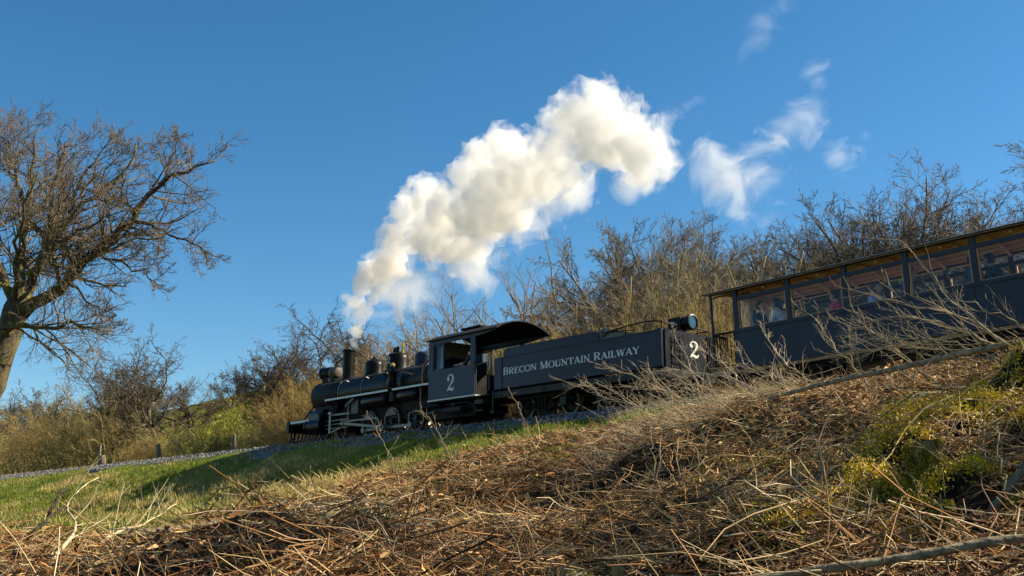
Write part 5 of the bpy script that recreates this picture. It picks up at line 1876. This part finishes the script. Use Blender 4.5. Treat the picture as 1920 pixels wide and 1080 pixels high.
for P, Rd in limbs:
    L = np.linalg.norm(np.diff(P, axis=0), axis=1).sum()
    k = max(6, int(L * 4.7))
    s1 = sprout(P[None], Rd[None], np.array([min(L, 4.5)]), k, .18, 1.0, (30, 70), .40, .45, trg, 0, .012)
    lv = [dict(n=7, wig=.17, up=.03, sides=4, tip=.4),
          dict(n=6, wig=.17, up=.06, sides=3, kids=8, ang=(25, 60), lr=.46, rr=.55, t0=.12, tip=.5),
          dict(n=5, wig=.12, up=.13, sides=3, kids=7, ang=(25, 60), lr=.50, rr=.6, t0=.15, tip=.6)]
    b, c = grow(*s1, lv, trg, (.16, .122, .075), .3, rmin=.006)
    for kk, v in c.g.items():
        tw.g.setdefault(kk, []).extend(v)
link('crown', tw.mesh('crown', p0), M['twig'], big)['kind'] = 'stuff'
# moss tufts on trunk and limbs
mc, mr_ = [], []
for P, Rd in trunk_l + limbs[:6]:
    for i in range(len(P) - 1):
        if Rd[i] > .07:
            for _ in range(4):
                t = trg.random()
                a = trg.uniform(0, 6.28)
                q = P[i] * (1 - t) + P[i + 1] * t + np.array([math.cos(a), math.sin(a) * .6, .45]) * Rd[i] * .85
                mc.append(q)
                mr_.append(trg.uniform(.05, .16))
mo = link('moss', leaf_cloud('moss', np.array(mc) - p0, np.array(mr_), 9000, .022, (.26, .21, .02), trg), M['leaf'], big)
mo['kind'] = 'stuff'

# ------------------------------------------------------------------ grass, bracken litter, brushwood
def blades(name, xy, hgt, wid, bend, cols, rg, lean=None):
    B = len(xy)
    z = gz(xy[:, 0], xy[:, 1])
    P = np.stack([xy[:, 0], xy[:, 1], z - .01], -1)
    a = rg.uniform(0, 2 * np.pi, B)
    u = np.stack([np.cos(a), np.sin(a), np.zeros(B)], -1) * wid[:, None]
    ld = unit(rg.normal(0, 1, (B, 3)) * np.array([1, 1, 0]) + (np.zeros(3) if lean is None else np.array(lean)))
    up = np.array([0, 0, 1.0])
    mid = P + up * (hgt * .6)[:, None] + ld * (hgt * bend * .35)[:, None]
    tip = P + up * (hgt * (1 - .35 * bend))[:, None] + ld * (hgt * bend)[:, None]
    V = np.stack([P - u, P + u, mid + u * .7, mid - u * .7, tip], 1).reshape(-1, 3)
    b = np.arange(B)[:, None] * 5
    return raw_mesh(name, V, b + np.array([[0, 1, 2, 3]]), b + np.array([[3, 2, 4]]), np.repeat(cols, 5, 0), smooth=False)


def scatter_view(n, cols, d0, d1, rg, pw=1.0):
    """random spots on the ground inside a fan (azimuth given by picture columns)"""
    a0, a1 = (math.atan2((c - 960) / F_PX, 1.0) for c in cols)
    a = rg.uniform(a0, a1, n)
    r_ = d0 + (d1 - d0) * rg.random(n) ** pw
    return np.stack([np.sin(a) * r_, np.cos(a) * r_], -1)


def wr_of(xy):
    s = (xy[:, 0] - C0[0]) * D[0] + (xy[:, 1] - C0[1]) * D[1]
    w = (xy[:, 0] - C0[0]) * N[0] + (xy[:, 1] - C0[1]) * N[1]
    return w - track_dw(s), s


grg = np.random.default_rng(21)
xy = scatter_view(330000, (-150, 1500), 12, 62, grg, 1.0)
w_, s_ = wr_of(xy)
bmx = bracken_mask(xy[:, 0], xy[:, 1])
keep = (w_ > 1.85 + .5 * vnoise(xy[:, 0], xy[:, 1], 1.3)) & (bmx < .7)
xy, w_ = xy[keep], w_[keep]
patch = vnoise(xy[:, 0], xy[:, 1], .33) + .6 * vnoise(xy[:, 0], xy[:, 1], .9)
dist = np.linalg.norm(xy, axis=1)
green = np.array([.19, .225, .024])
yell = np.array([.46, .36, .13])
tus = sstep(-.25, .35, vnoise(xy[:, 0], xy[:, 1], 1.6) + .5 * vnoise(xy[:, 0], xy[:, 1], 3.4))
f_ = np.clip(sstep(-.05, .45, patch * 1.5 + .03 * (w_ - 6.5) + .25 * (tus - .5)), 0, 1)[:, None]
cg = (green * (1 - f_) + yell * f_) * grg.uniform(.55, 1.5, (len(xy), 1))
gh = grg.uniform(.05, .17, len(xy)) * (1 + .35 * f_[:, 0]) * np.interp(w_, [2.2, 4.5], [.45, 1.0]) * (.5 + 1.3 * tus)
o = link('grass', blades('grass', xy, gh, grg.uniform(.004, .008, len(xy)) * (1 + dist / 45), grg.uniform(.3, 1.1, len(xy)), cg, grg), M['grass'])
tag(o, 'short green and straw coloured grass on the railway embankment', 'grass', kind='stuff')
xy = scatter_view(90000, (-100, 720), 44, 115, grg, .8)
w_, s_ = wr_of(xy)
xy = xy[(w_ < -1.9)]
cg = (np.array([.24, .235, .035]) * grg.uniform(.6, 1.4, (len(xy), 1)))
o = link('hill_grass', blades('hill_grass', xy, grg.uniform(.12, .35, len(xy)), grg.uniform(.02, .05, len(xy)), grg.uniform(.3, 1.1, len(xy)), cg, grg), M['grass'])
tag(o, 'yellow-green pasture grass on the hillside behind the line', 'grass', kind='stuff')

# dead bracken: long lying stalks, thin litter and curled frond pieces
brg = np.random.default_rng(33)
STRAW = np.array([[.60, .44, .20], [.44, .275, .105], [.33, .17, .055], [.17, .085, .03], [.70, .56, .32], [.075, .043, .02], [.44, .225, .07]])


STUMPS = [(1100, 1075, 4.85, .34), (1740, 905, 5.5, .32), (1838, 775, 6.6, .22), (1450, 1015, 5.3, .22), (1472, 975, 5.9, .15), (1768, 1000, 4.9, .16), (1925, 960, 5.0, .25)]


def open_ground(xy):
    k = 1 - .72 * moss_mask(xy[:, 0], xy[:, 1])
    for (px, py, Y, r_) in STUMPS:
        p = at(px, py, Y)
        k = k * sstep(r_ * .55, r_ * 1.1, np.hypot(xy[:, 0] - p[0], (xy[:, 1] - p[1] + r_ * .5) * .8))
    return k


def stalks(T, n, cols, d0, d1, L, rad, pw, lift, npts=4, wig=.14, probs=None, flat=True, dirn=None):
    xy = scatter_view(n, cols, d0, d1, brg, pw)
    hole = sstep(-.30, .08, vnoise(xy[:, 0] + 40, xy[:, 1], 1.3) + .6 * vnoise(xy[:, 0], xy[:, 1] + 40, 3.1))
    m = bracken_mask(xy[:, 0], xy[:, 1]) * open_ground(xy) * (.12 + .88 * hole)
    xy = xy[brg.random(len(xy)) < m]
    B = len(xy)
    z = gz(xy[:, 0], xy[:, 1]) + lift[0] + (lift[1] - lift[0]) * brg.random(B) ** 1.7 * np.interp(xy[:, 1], [7, 11, 16], [1, .5, .35])
    a = brg.normal(R(200), R(62), B) if dirn is None else brg.uniform(0, 2 * np.pi, B)
    fl = brg.random(B) < .25
    a = np.where(fl, brg.uniform(0, 2 * np.pi, B), a)
    ln_ = brg.uniform(L[0], L[1], B)
    e = np.stack([np.cos(a), np.sin(a)], -1)
    h = .3
    sl = (gz(xy[:, 0] + e[:, 0] * h, xy[:, 1] + e[:, 1] * h, False) - gz(xy[:, 0] - e[:, 0] * h, xy[:, 1] - e[:, 1] * h, False)) / (2 * h)
    d = np.stack([e[:, 0], e[:, 1], sl + brg.normal(.03, .26, B) * np.interp(xy[:, 1], [7, 11], [1, .5])], -1)
    st = np.stack([xy[:, 0], xy[:, 1], z], -1) - unit(d) * ln_[:, None] * .5
    P = walk(st, d, ln_, npts, wig, -.015, brg)
    tq = np.linspace(-1, 1, npts)[None, :, None] ** 2
    bw = unit(brg.normal(0, 1, (B, 3)) * np.array([1, 1, .5]))
    P = P + bw[:, None, :] * tq * (ln_ * brg.uniform(0, .2 if npts > 4 else .10, B))[:, None, None]
    gzz = gz(P[:, :, 0].ravel(), P[:, :, 1].ravel()).reshape(B, npts)
    P[:, :, 2] = np.maximum(P[:, :, 2], gzz + .006)
    r_ = brg.uniform(rad[0], rad[1], B)[:, None] * np.linspace(1, .55, npts)[None]
    k = brg.choice(len(STRAW), B, p=probs)
    pat = vnoise(xy[:, 0], xy[:, 1], .7) + .6 * vnoise(xy[:, 0], xy[:, 1], 1.8)
    c = STRAW[k] * brg.uniform(.65, 1.25, (B, 1)) * (1 + .6 * pat[:, None]) * np.array([1, 1 + .0, 1])
    c[:, 1:] *= (1 + .28 * np.clip(pat, -1, 0))[:, None]
    T.add(P, r_, c, 3)


T = Tubes()
pr = [.19, .17, .18, .13, .11, .11, .11]
stalks(T, 56000, (-120, 2050), 3.9, 19.0, (.12, .45), (.0022, .0046), .85, (0, .14), 4, .22, pr)
stalks(T, 9000, (-120, 2050), 3.9, 18.5, (.4, .9), (.003, .0058), .85, (.0, .2), 5, .14, pr)
stalks(T, 22000, (-120, 2050), 3.8, 9.5, (.06, .24), (.0016, .0035), .8, (0, .12), 3, .3, pr, dirn=1)
o = link('bracken_litter', T.mesh('bracken_litter'), M['straw'])
tag(o, 'tangle of dead bracken stalks covering the near bank', 'bracken', kind='stuff')

Ts_ = Tubes()
xy = scatter_view(1500, (-100, 2000), 4.2, 17, brg, .9)
xy = xy[brg.random(len(xy)) < bracken_mask(xy[:, 0], xy[:, 1])]
ns = len(xy)
st = np.stack([xy[:, 0], xy[:, 1], gz(xy[:, 0], xy[:, 1]) - .02], -1)
dd = np.stack([brg.normal(-.25, .55, ns), brg.normal(0, .4, ns), brg.uniform(.5, 1.3, ns)], -1)
ll = brg.uniform(.12, .48, ns)
Pd = walk(st, dd, ll, 6, .10, -.06, brg)
rd_ = brg.uniform(.0016, .0038, ns)[:, None] * np.linspace(1, .45, 6)[None]
Ts_.add(Pd, rd_, STRAW[brg.choice([0, 1, 2, 4, 6], ns)] * brg.uniform(.7, 1.2, (ns, 1)), 4)
s2 = sprout(Pd, rd_, ll, 2, .35, 1.0, (25, 60), .35, .6, brg, 0, .0013)
P2 = walk(s2[0], s2[1], s2[2], 4, .12, 0, brg)
Ts_.add(P2, s2[3][:, None] * np.linspace(1, .5, 4)[None], np.array((.45, .33, .18)) * brg.uniform(.6, 1.25, (len(P2), 1)), 3)
tag(link('dead_stems', Ts_.mesh('dead_stems'), M['straw']), 'thin dead stems standing up out of the bracken on the near bank', 'bracken', kind='stuff')

# curled dry frond pieces
xy = scatter_view(56000, (-120, 2050), 3.9, 18.5, brg, .85)
m = bracken_mask(xy[:, 0], xy[:, 1])
dens = sstep(-.22, .3, vnoise(xy[:, 0], xy[:, 1], .55) + .6 * vnoise(xy[:, 0], xy[:, 1], 1.7))
xy = xy[brg.random(len(xy)) < m * (.25 + .75 * dens) * open_ground(xy)]
B = len(xy)
P = np.stack([xy[:, 0], xy[:, 1], gz(xy[:, 0], xy[:, 1]) + brg.uniform(.0, .13, B)], -1)
a = unit(brg.normal(0, 1, (B, 3)) * np.array([1, 1, .6]))
b = unit(np.cross(a, brg.normal(0, 1, (B, 3))))
c_ = np.cross(a, b)
ln_ = brg.uniform(.015, .06, (B, 1))
wd_ = ln_ * brg.uniform(.12, .35, (B, 1))
V = np.stack([P - a * ln_ - b * wd_ * .4, P - a * ln_ + b * wd_ * .4, P + c_ * ln_ * .35 + b * wd_, P + c_ * ln_ * .35 - b * wd_, P + a * ln_ + b * wd_ * .3, P + a * ln_ - b * wd_ * .3], 1).reshape(-1, 3)
q = np.arange(B)[:, None, None] * 6 + np.array([[0, 1, 2, 3], [3, 2, 4, 5]])[None]
fc = np.array([[.36, .17, .055], [.24, .105, .036], [.50, .32, .13], [.12, .058, .025]])[brg.integers(0, 4, B)] * brg.uniform(.7, 1.3, (B, 1))
o = link('dry_fronds', raw_mesh('dry_fronds', V, q.reshape(-1, 4), None, np.repeat(fc, 6, 0), smooth=False), M['straw'])
tag(o, 'curled rust-brown frond scraps lying among the bracken stalks', 'bracken', kind='stuff')

# moss cushions on the near bank at the right, and sparse green blades through the litter
q = scatter_view(5200, (1000, 2050), 3.9, 8.6, brg, .8)
q = q[brg.random(len(q)) < moss_mask(q[:, 0], q[:, 1]) ** 1.5]
mcs = np.stack([q[:, 0], q[:, 1], gz(q[:, 0], q[:, 1]) + .01], -1)
mrs = brg.uniform(.04, .125, len(q))
o = link('moss_cushions', leaf_cloud('moss_cushions', mcs, mrs, 130000, .007, (.56, .40, .014), brg), M['leaf'])
tag(o, 'yellow-green moss cushions spread over the near bank at right', 'moss', kind='stuff')
xy = scatter_view(16000, (-100, 2000), 3.9, 13, brg, .8)
pt = vnoise(xy[:, 0], xy[:, 1], .6) + .6 * vnoise(xy[:, 0], xy[:, 1], 1.5)
xy = xy[pt > .2]
cg = np.array([.10, .15, .018]) * brg.uniform(.6, 1.5, (len(xy), 1))
o = link('bank_grass', blades('bank_grass', xy, brg.uniform(.06, .2, len(xy)), brg.uniform(.002, .004, len(xy)), brg.uniform(.3, 1.2, len(xy)), cg, brg), M['grass'])
tag(o, 'sparse green grass tufts growing through the bracken litter', 'grass', kind='stuff')

# ------------------------------------------------------------------ cut branches, logs, stumps (each its own thing)
wrg = np.random.default_rng(55)
PALE, TANB = (.40, .33, .23), (.30, .235, .145)


def cut_branch(pts, r0, r1, label, group, kids=9, k2=5, lr=.4, col=PALE, n=14, name='cut_branch', up=.03, ang=(20, 60), sides=6, k3=0):
    """felled branch through picture points (x, y, Y): stem plus its side twigs"""
    p = np.array([at(*q) for q in pts])
    t = np.concatenate([[0], np.cumsum(np.linalg.norm(np.diff(p, axis=0), axis=1))])
    u = np.linspace(0, t[-1], n)
    P = np.stack([np.interp(u, t, p[:, k]) for k in range(3)], -1)
    P[1:-1] = (P[:-2] + 2 * P[1:-1] + P[2:]) / 4
    P[1:-1] += wrg.normal(0, .006 if name == 'cut_log' else .012, (n - 2, 3))
    Rd = r1 + (r0 - r1) * (1 - np.linspace(0, 1, n)) ** (2.4 if name == 'peeled_branch' else 1.0)
    Rd = Rd * wrg.uniform(.90, 1.10, n)
    if name in ('cut_log', 'peeled_branch'):
        P[:, 2] = np.maximum(P[:, 2], gz(P[:, 0], P[:, 1]) + Rd * 1.3 + .02)
        P[1:-1] = (P[:-2] + 2 * P[1:-1] + P[2:]) / 4
    base = P[0].copy()
    o = empty(name, base, (0, 0, 0), label, 'branch', group)
    tb_ = Tubes()
    tb_.add(P, Rd, np.array(col) * wrg.uniform(.85, 1.1), sides)
    link('stem', tb_.mesh('stem', base), M['bark_log' if name != 'sapling' else 'twig'], o)
    if kids:
        L = np.array([t[-1]])
        s1 = sprout(P[None], Rd[None], np.minimum(L, 2.6), kids, .12, 1.0, ang, lr, .5, wrg, 0, .0024)
        lv = [dict(n=7, wig=.075, up=up, sides=4, tip=.4)]
        if k2:
            lv.append(dict(n=5, wig=.09, up=up, sides=3, kids=k2, ang=(18, 50), lr=.40, rr=.6, t0=.2, tip=.5))
        if k3:
            lv.append(dict(n=4, wig=.16, up=up, sides=3, kids=k3, ang=(25, 60), lr=.45, rr=.65, t0=.2, tip=.5))
        b, c = grow(*s1, lv, wrg, np.array(col) * .9, .3, rmin=.0019)
        link('twigs', c.mesh('twigs', base), M['twig'], o)['kind'] = 'stuff'
    return o


GB = 'cut branches heaped on the bank'
# heap of brushwood in front of the tender
HEAP = [([(1385, 850, 10.4), (1360, 800, 10.6), (1310, 720, 10.8), (1268, 640, 11)], 'pale cut branch leaning up in front of the tender number'),
        ([(1330, 790, 10.6), (1260, 735, 11), (1190, 705, 11.4), (1130, 690, 11.6)], 'thin branch rising left below the last word on the tender'),
        ([(1400, 790, 10.4), (1330, 740, 10.6), (1240, 735, 11), (1130, 722, 11.4)], 'cut branch lying level across the tender side sill'),
        ([(1420, 760, 10.2), (1370, 690, 10.5), (1340, 670, 10.7), (1310, 655, 11)], 'crooked pale branch below the tender lamp'),
        ([(1360, 790, 10.8), (1280, 770, 11), (1180, 760, 11.4), (1100, 735, 11.8)], 'low cut branch pointing left over the tender wheels'),
        ([(1470, 770, 9.8), (1400, 720, 10.2), (1330, 700, 10.6), (1210, 700, 11.2)], 'long thin branch along the crest of the brush heap'),
        ([(1500, 750, 9.6), (1450, 710, 10), (1400, 690, 10.3), (1380, 650, 10.5)], 'short branch rising below the carriage platform'),
        ([(1440, 830, 9.6), (1380, 790, 10), (1290, 750, 10.5), (1230, 770, 10.8)], 'branch with forked tip in the middle of the brush heap'),
        ([(1290, 830, 11), (1230, 790, 11.3), (1160, 740, 11.6), (1070, 720, 12)], 'slender branch sticking out left of the brush heap'),
        ([(1550, 740, 9.4), (1480, 690, 9.7), (1440, 640, 10), (1425, 610, 10.1)], 'twiggy branch standing before the first carriage panel'),
        ([(1330, 720, 10.2), (1300, 700, 10.4), (1240, 690, 10.6), (1190, 720, 10.8)], 'small branch on top of the brush heap')]
for pts, lab in HEAP:
    cut_branch(pts, .0095, .0028, lab, GB, kids=14, k2=5, lr=.27, col=(.46, .36, .225), k3=0, up=-.02, ang=(10, 45))
Tb = Tubes()
nq = 240
bx = np.array([at(x, y, Y) for x, y, Y in zip(wrg.uniform(1110, 1520, nq), np.zeros(nq) + 800, wrg.uniform(9.6, 11.8, nq))])
bx[:, 2] = gz(bx[:, 0], bx[:, 1]) + wrg.uniform(.0, .30, nq) * np.interp(bx[:, 0], [1.0, 1.9, 2.6, 3.2], [.3, 1, .9, .3])
dd = np.stack([wrg.normal(-.8, .55, nq), wrg.normal(0, .5, nq), wrg.normal(.12, .28, nq)], -1)
ll = wrg.uniform(.35, 1.1, nq)
Pb = walk(bx - unit(dd) * ll[:, None] * .5, dd, ll, 6, .09, -.01, wrg)
rb_ = wrg.uniform(.0018, .0046, nq)
Tb.add(Pb, rb_[:, None] * np.linspace(1, .5, 6)[None], np.array((.46, .36, .225)) * wrg.uniform(.6, 1.25, (nq, 1)), 4)
s2 = sprout(Pb, rb_[:, None] * np.linspace(1, .5, 6)[None], ll, 4, .2, 1.0, (15, 50), .4, .6, wrg, 0, .0016)
P2 = walk(s2[0], s2[1], s2[2], 4, .1, 0, wrg)
Tb.add(P2, s2[3][:, None] * np.linspace(1, .5, 4)[None], np.array((.44, .34, .21)) * wrg.uniform(.6, 1.25, (len(P2), 1)), 3)
tag(link('brushwood', Tb.mesh('brushwood'), M['twig']), 'tangle of thin cut brushwood heaped on the crest before the tender', 'brushwood', kind='stuff')
# branches in front of the carriage
RIGHT = [([(1960, 690, 7.6), (1880, 640, 7.6), (1780, 560, 7.8), (1720, 480, 8), (1640, 420, 8.2)], 'long bare shoot crossing the carriage windows at right', .013, 3, 0),
         ([(1960, 660, 7.8), (1880, 640, 7.9), (1810, 595, 8), (1710, 570, 8.2), (1610, 548, 8.4)], 'cut shoot reaching left across the carriage sill', .014, 7, 3),
         ([(1950, 680, 7.7), (1850, 640, 7.8), (1770, 605, 8), (1690, 590, 8.2), (1600, 610, 8.4)], 'bundle of shoots pointing left over the carriage panels', .014, 12, 4),
         ([(1900, 690, 7.8), (1820, 650, 8), (1740, 630, 8.1), (1620, 640, 8.4)], 'low shoot along the foot of the carriage panels', .013, 12, 4),
         ([(1850, 690, 8), (1780, 660, 8.2), (1700, 650, 8.3), (1580, 660, 8.6)], 'cut shoot just above the long log', .012, 12, 4),
         ([(1740, 710, 8.6), (1690, 660, 8.7), (1640, 620, 8.8), (1560, 600, 9)], 'shoot with side twigs before the second carriage panel', .011, 9, 4),
         ([(1640, 730, 9), (1600, 690, 9.1), (1560, 640, 9.2), (1520, 590, 9.3)], 'twiggy shoot rising before the joint of the carriage panels', .010, 10, 4),
         ([(1960, 640, 7.4), (1900, 600, 7.5), (1840, 570, 7.6), (1770, 560, 7.8)], 'curved shoot near the right edge over the carriage side', .010, 6, 3)]
for pts, lab, r_, k, k2 in RIGHT:
    cut_branch(pts, r_ * .8, .0028, lab, GB, kids=int(k * 1.4), k2=k2 + 1 if k2 else 0, lr=.36, col=(.40, .315, .18), ang=(10, 38), k3=0)
cut_branch([(1440, 748, 9.6), (1530, 722, 9.0), (1620, 702, 8.6), (1720, 680, 8.2), (1820, 660, 7.9), (1960, 632, 7.5)], .016, .025, 'long smooth grey-brown log lying along the crest below the carriage', GB, kids=0, col=(.25, .20, .12), n=18, name='cut_log', sides=10)
cut_branch([(1380, 1090, 4.0), (1500, 1074, 3.98), (1640, 1052, 3.96), (1780, 1030, 3.95), (1960, 1006, 3.95)], .014, .0185, 'smooth log across the bottom right corner', GB, kids=0, col=(.28, .22, .12), n=16, name='cut_log', sides=10)
cut_branch([(1860, 960, 5.0), (1895, 910, 5.05), (1930, 860, 5.1), (1970, 830, 5.1)], .024, .014, 'dark bent branch at the right edge above the corner log', GB, kids=3, k2=0, lr=.3, col=(.16, .125, .07), name='cut_log', sides=8)
# pale peeled branches at the lower left
cut_branch([(90, 1062, 7.0), (125, 1020, 7.2), (140, 985, 7.5), (130, 960, 7.8), (126, 938, 8), (150, 915, 8.3), (185, 895, 8.5)], .019, .004, 'pale crooked peeled branch at lower left, thick cut end', GB, kids=7, k2=3, lr=.34, col=(.42, .335, .19), name='peeled_branch', sides=8)
cut_branch([(186, 1022, 7.6), (215, 1000, 7.8), (262, 985, 8), (300, 965, 8.3), (330, 945, 8.6)], .017, .004, 'pale peeled branch with several upright shoots at lower left', GB, kids=9, k2=3, lr=.42, col=(.44, .35, .20), name='peeled_branch', sides=8, up=.06, ang=(15, 50))
cut_branch([(215, 1004, 7.9), (290, 997, 8.2), (360, 985, 8.6), (420, 978, 9)], .030, .016, 'dark mossy pole lying behind the pale peeled branch', GB, kids=0, col=(.14, .11, .06), name='cut_log', sides=8)
cut_branch([(50, 1010, 7.8), (85, 985, 7.9), (120, 920, 8.1), (150, 875, 8.4)], .016, .005, 'dark shoot slanting up across the grass at lower left', GB, kids=4, k2=2, lr=.3, col=(.07, .055, .035))
cut_branch([(600, 990, 9.0), (640, 975, 9.0), (690, 968, 9.0), (752, 972, 9.0)], .022, .030, 'pale branch with mossy cut end in the centre of the bracken', GB, kids=3, k2=0, lr=.3, col=(.42, .34, .17), name='cut_log', sides=8)
cut_branch([(205, 1060, 7.0), (380, 1005, 7.6), (560, 960, 8.4), (700, 925, 9.2)], .010, .004, 'long thin fallen cane crossing the lower left bracken', GB, kids=6, k2=2, lr=.25, col=(.33, .26, .16))
# arching bramble canes and upright stems
CANES = [([(845, 870, 10), (832, 825, 10), (815, 800, 10.2), (800, 780, 10.4), (790, 772, 10.5)], 'budding twig rising before the locomotive wheels'),
         ([(985, 800, 11), (975, 765, 11), (962, 745, 11), (955, 728, 11.1)], 'forked twig standing before the tender front'),
         ([(735, 865, 10.5), (715, 825, 10.6), (700, 795, 10.7), (688, 770, 10.8)], 'long thin stem crossing the driving wheels'),
         ([(1585, 1040, 5), (1560, 960, 5.1), (1535, 880, 5.2), (1545, 780, 5.3), (1558, 720, 5.4)], 'tall wavy sapling stem in front of the log'),
         ([(1760, 1075, 4.6), (1725, 980, 4.7), (1718, 900, 4.8)], 'thin green sapling in the lower right corner'),
         ([(1895, 930, 5), (1868, 860, 5.1), (1866, 760, 5.2)], 'bare upright stem near the right edge'),
         ([(1225, 890, 8), (1221, 840, 8.1), (1220, 800, 8.2)], 'short straight stalk standing in the bracken'),
         ([(1330, 940, 7), (1310, 860, 7.1), (1300, 815, 7.2)], 'brown leaning stalk below the brush heap'),
         ([(1425, 1080, 5.2), (1400, 1010, 5.4), (1365, 970, 5.6), (1358, 900, 5.8)], 'curved pale cane in the lower bank'),
         ([(420, 1000, 8.5), (470, 960, 8.8), (540, 940, 9.2), (585, 955, 9.4)], 'bramble cane arching over the left bracken')]
for i, (pts, lab) in enumerate(CANES):
    cut_branch(pts, .0060 if i > 2 else .0042, .002, lab, 'thin standing stems', kids=6 if i < 3 else 4, k2=2 if i < 3 else 0, lr=.24, col=(.33, .24, .13), n=12, name='sapling')


def stump(px, py, Y, r_, h, label, lean=(0, 0), twin=False, mossy=True):
    p = at(px, py, Y)
    z = gz1(p[0], p[1])
    o = empty('tree_stump', (p[0], p[1], z), (0, 0, 0), label, 'stump', 'cut stumps on the bank')
    parts = [(0, 0, r_, h, lean)] + ([(-.09, .05, r_ * .72, h * 1.12, (-lean[0] - .2, 0)), (.12, .04, r_ * .6, h * 1.2, (.12, 0))] if twin else [])
    for (dx, dy, rr, hh, le) in parts:
        k, rings = 16, 7
        ph = [wrg.uniform(0, 6.28) for _ in range(3)]
        V = []
        for j in range(rings):
            t = j / (rings - 1)
            fl = 1.35 - .35 * min(1, t * 2.2)
            for i in range(k):
                a = 2 * math.pi * i / k
                q = rr * fl * (1 + .09 * math.sin(3 * a + ph[0]) + .06 * math.sin(5 * a + ph[1]) + .04 * math.sin(9 * a + ph[2] + 2 * t))
                V.append((dx + le[0] * hh * t + q * math.cos(a), dy + le[1] * hh * t + q * math.sin(a), -.15 + (hh + .15) * t + (.12 * rr * math.cos(a + ph[0]) if j == rings - 1 else 0)))
        Fs = [(j * k + i, j * k + (i + 1) % k, (j + 1) * k + (i + 1) % k, (j + 1) * k + i) for j in range(rings - 1) for i in range(k)]
        cm_ = np.tile(np.array([.26, .205, .07]), (len(V), 1)) * wrg.uniform(.7, 1.3, (len(V), 1))
        link('bark', raw_mesh('bark', np.array(V), Fs, None, cm_), M['bark_moss'], o)
        top = np.array(V[-k:])
        cf = MB()
        cf._add(np.concatenate([top * 1.0 + (0, 0, .003), [top.mean(0) + (0, 0, .006)]]), [(i, (i + 1) % k, k) for i in range(k)])
        cf.build('cut_face', M['cutwood'], o)
    if mossy:
        cs = np.stack([wrg.normal(0, r_, 40), wrg.normal(0, r_, 40), wrg.uniform(0, h * .95, 40)], -1)
        cs[:, :2] = cs[:, :2] / (np.linalg.norm(cs[:, :2], axis=1, keepdims=True) + 1e-6) * r_ * 1.05
        cs[:, 0] += lean[0] * cs[:, 2]
        m_ = link('moss', leaf_cloud('moss', cs, np.full(40, .034), 6500, .0075, (.28, .225, .015), wrg), M['leaf'], o)
        m_['kind'] = 'stuff'
    return o


stump(1100, 1075, 4.85, .048, .17, 'twin-cut coppice stump with pale faces at the bottom centre', (-.25, 0), True)
stump(1740, 905, 5.5, .082, .22, 'upright moss-covered stump in the middle of the right bank')
stump(1838, 775, 6.6, .085, .13, 'dark sawn stump below the log near the right edge', (-.3, 0), False, True)
stump(1450, 1015, 5.3, .05, .09, 'small pale-faced stump with yellow moss left of the corner log', (-.5, 0))
stump(1472, 975, 5.9, .035, .12, 'narrow mossy stump behind the small pale-faced one', (0, 0))
stump(1768, 1000, 4.9, .028, .16, 'thin mossy stub in front of the upright stump', (.05, 0))
stump(1925, 960, 5.0, .08, .12, 'mossy stump at the right edge')

# ------------------------------------------------------------------ fence and lineside things on the far side at left
def post(px, w, h, r_, label, mat, lean=0.0, square=False):
    Y = col_w(px, w)
    p = at(px, 980, Y)
    z = gz1(p[0], p[1])
    m = MB()
    k = 8
    V = []
    for j, t in enumerate((0, .3, .6, .9, 1.0)):
        for i in range(k):
            a = 2 * math.pi * (i + .5) / k
            q = r_ * (1 + .12 * math.sin(a * 2 + j)) * (.8 if t == 1 else 1)
            V.append((q * math.cos(a) + lean * h * t, q * math.sin(a), -.3 + (h + .3) * t + (.04 * math.cos(a) if t == 1 else 0)))
    m._add(V, [(j * k + i, j * k + (i + 1) % k, (j + 1) * k + (i + 1) % k, (j + 1) * k + i) for j in range(4) for i in range(k)] + [tuple(4 * k + i for i in range(k))])
    o = m.build('fence_post', M[mat], None, (p[0], p[1], z))
    return tag(o, label, 'post', 'lineside posts')


post(176, -2.6, 1.75, .07, 'slim dark post of the pair beside the track at left', 'post_grey')
post(181, -2.3, 1.15, .20, 'stout grey timber post of the pair beside the track at left', 'post')
post(293, -2.7, 1.35, .12, 'leaning fence post between the pair and the locomotive', 'post', -.14)
post(433, -2.8, 1.35, .09, 'dark fence post nearest the front of the locomotive', 'post', -.06)
# low timber rail
Ya, Yb = col_w(62, -2.4), col_w(168, -2.4)
pa, pb2 = at(62, 980, Ya), at(168, 980, Yb)
za, zb = gz1(pa[0], pa[1]), gz1(pb2[0], pb2[1])
fr_ = empty('low_fence', (pa[0], pa[1], za), (0, 0, 0), 'low dark timber rail on short posts at far left beside the track', 'fence')
rel = pb2 - pa
MB().bar((0, 0, .42), (rel[0], rel[1], zb - za + .62), .07, .09).build('fence_rail', M['post'], fr_)
for t in (.05, .42, .62, .95):
    zz = gz1(pa[0] + rel[0] * t, pa[1] + rel[1] * t) - za
    MB().bar((rel[0] * t, rel[1] * t, zz - .2), (rel[0] * t, rel[1] * t, .40 + (zb - za + .2) * t), .09, .09).build('fence_leg', M['post'], fr_)
p = at(42, 980, col_w(42, -2.2))
rs = empty('red_marker', (p[0], p[1], gz1(p[0], p[1])), (0, 0, R(20)), 'small faded red marker box low in the grass at far left', 'marker')
MB().box(-.30, .30, -.12, .12, .08, .42).build('box', M['red'], rs, bevel=.03)
MB().box(-.2, -.12, -.05, .05, -.2, .08).box(.12, .2, -.05, .05, -.2, .08).build('leg', M['post'], rs)
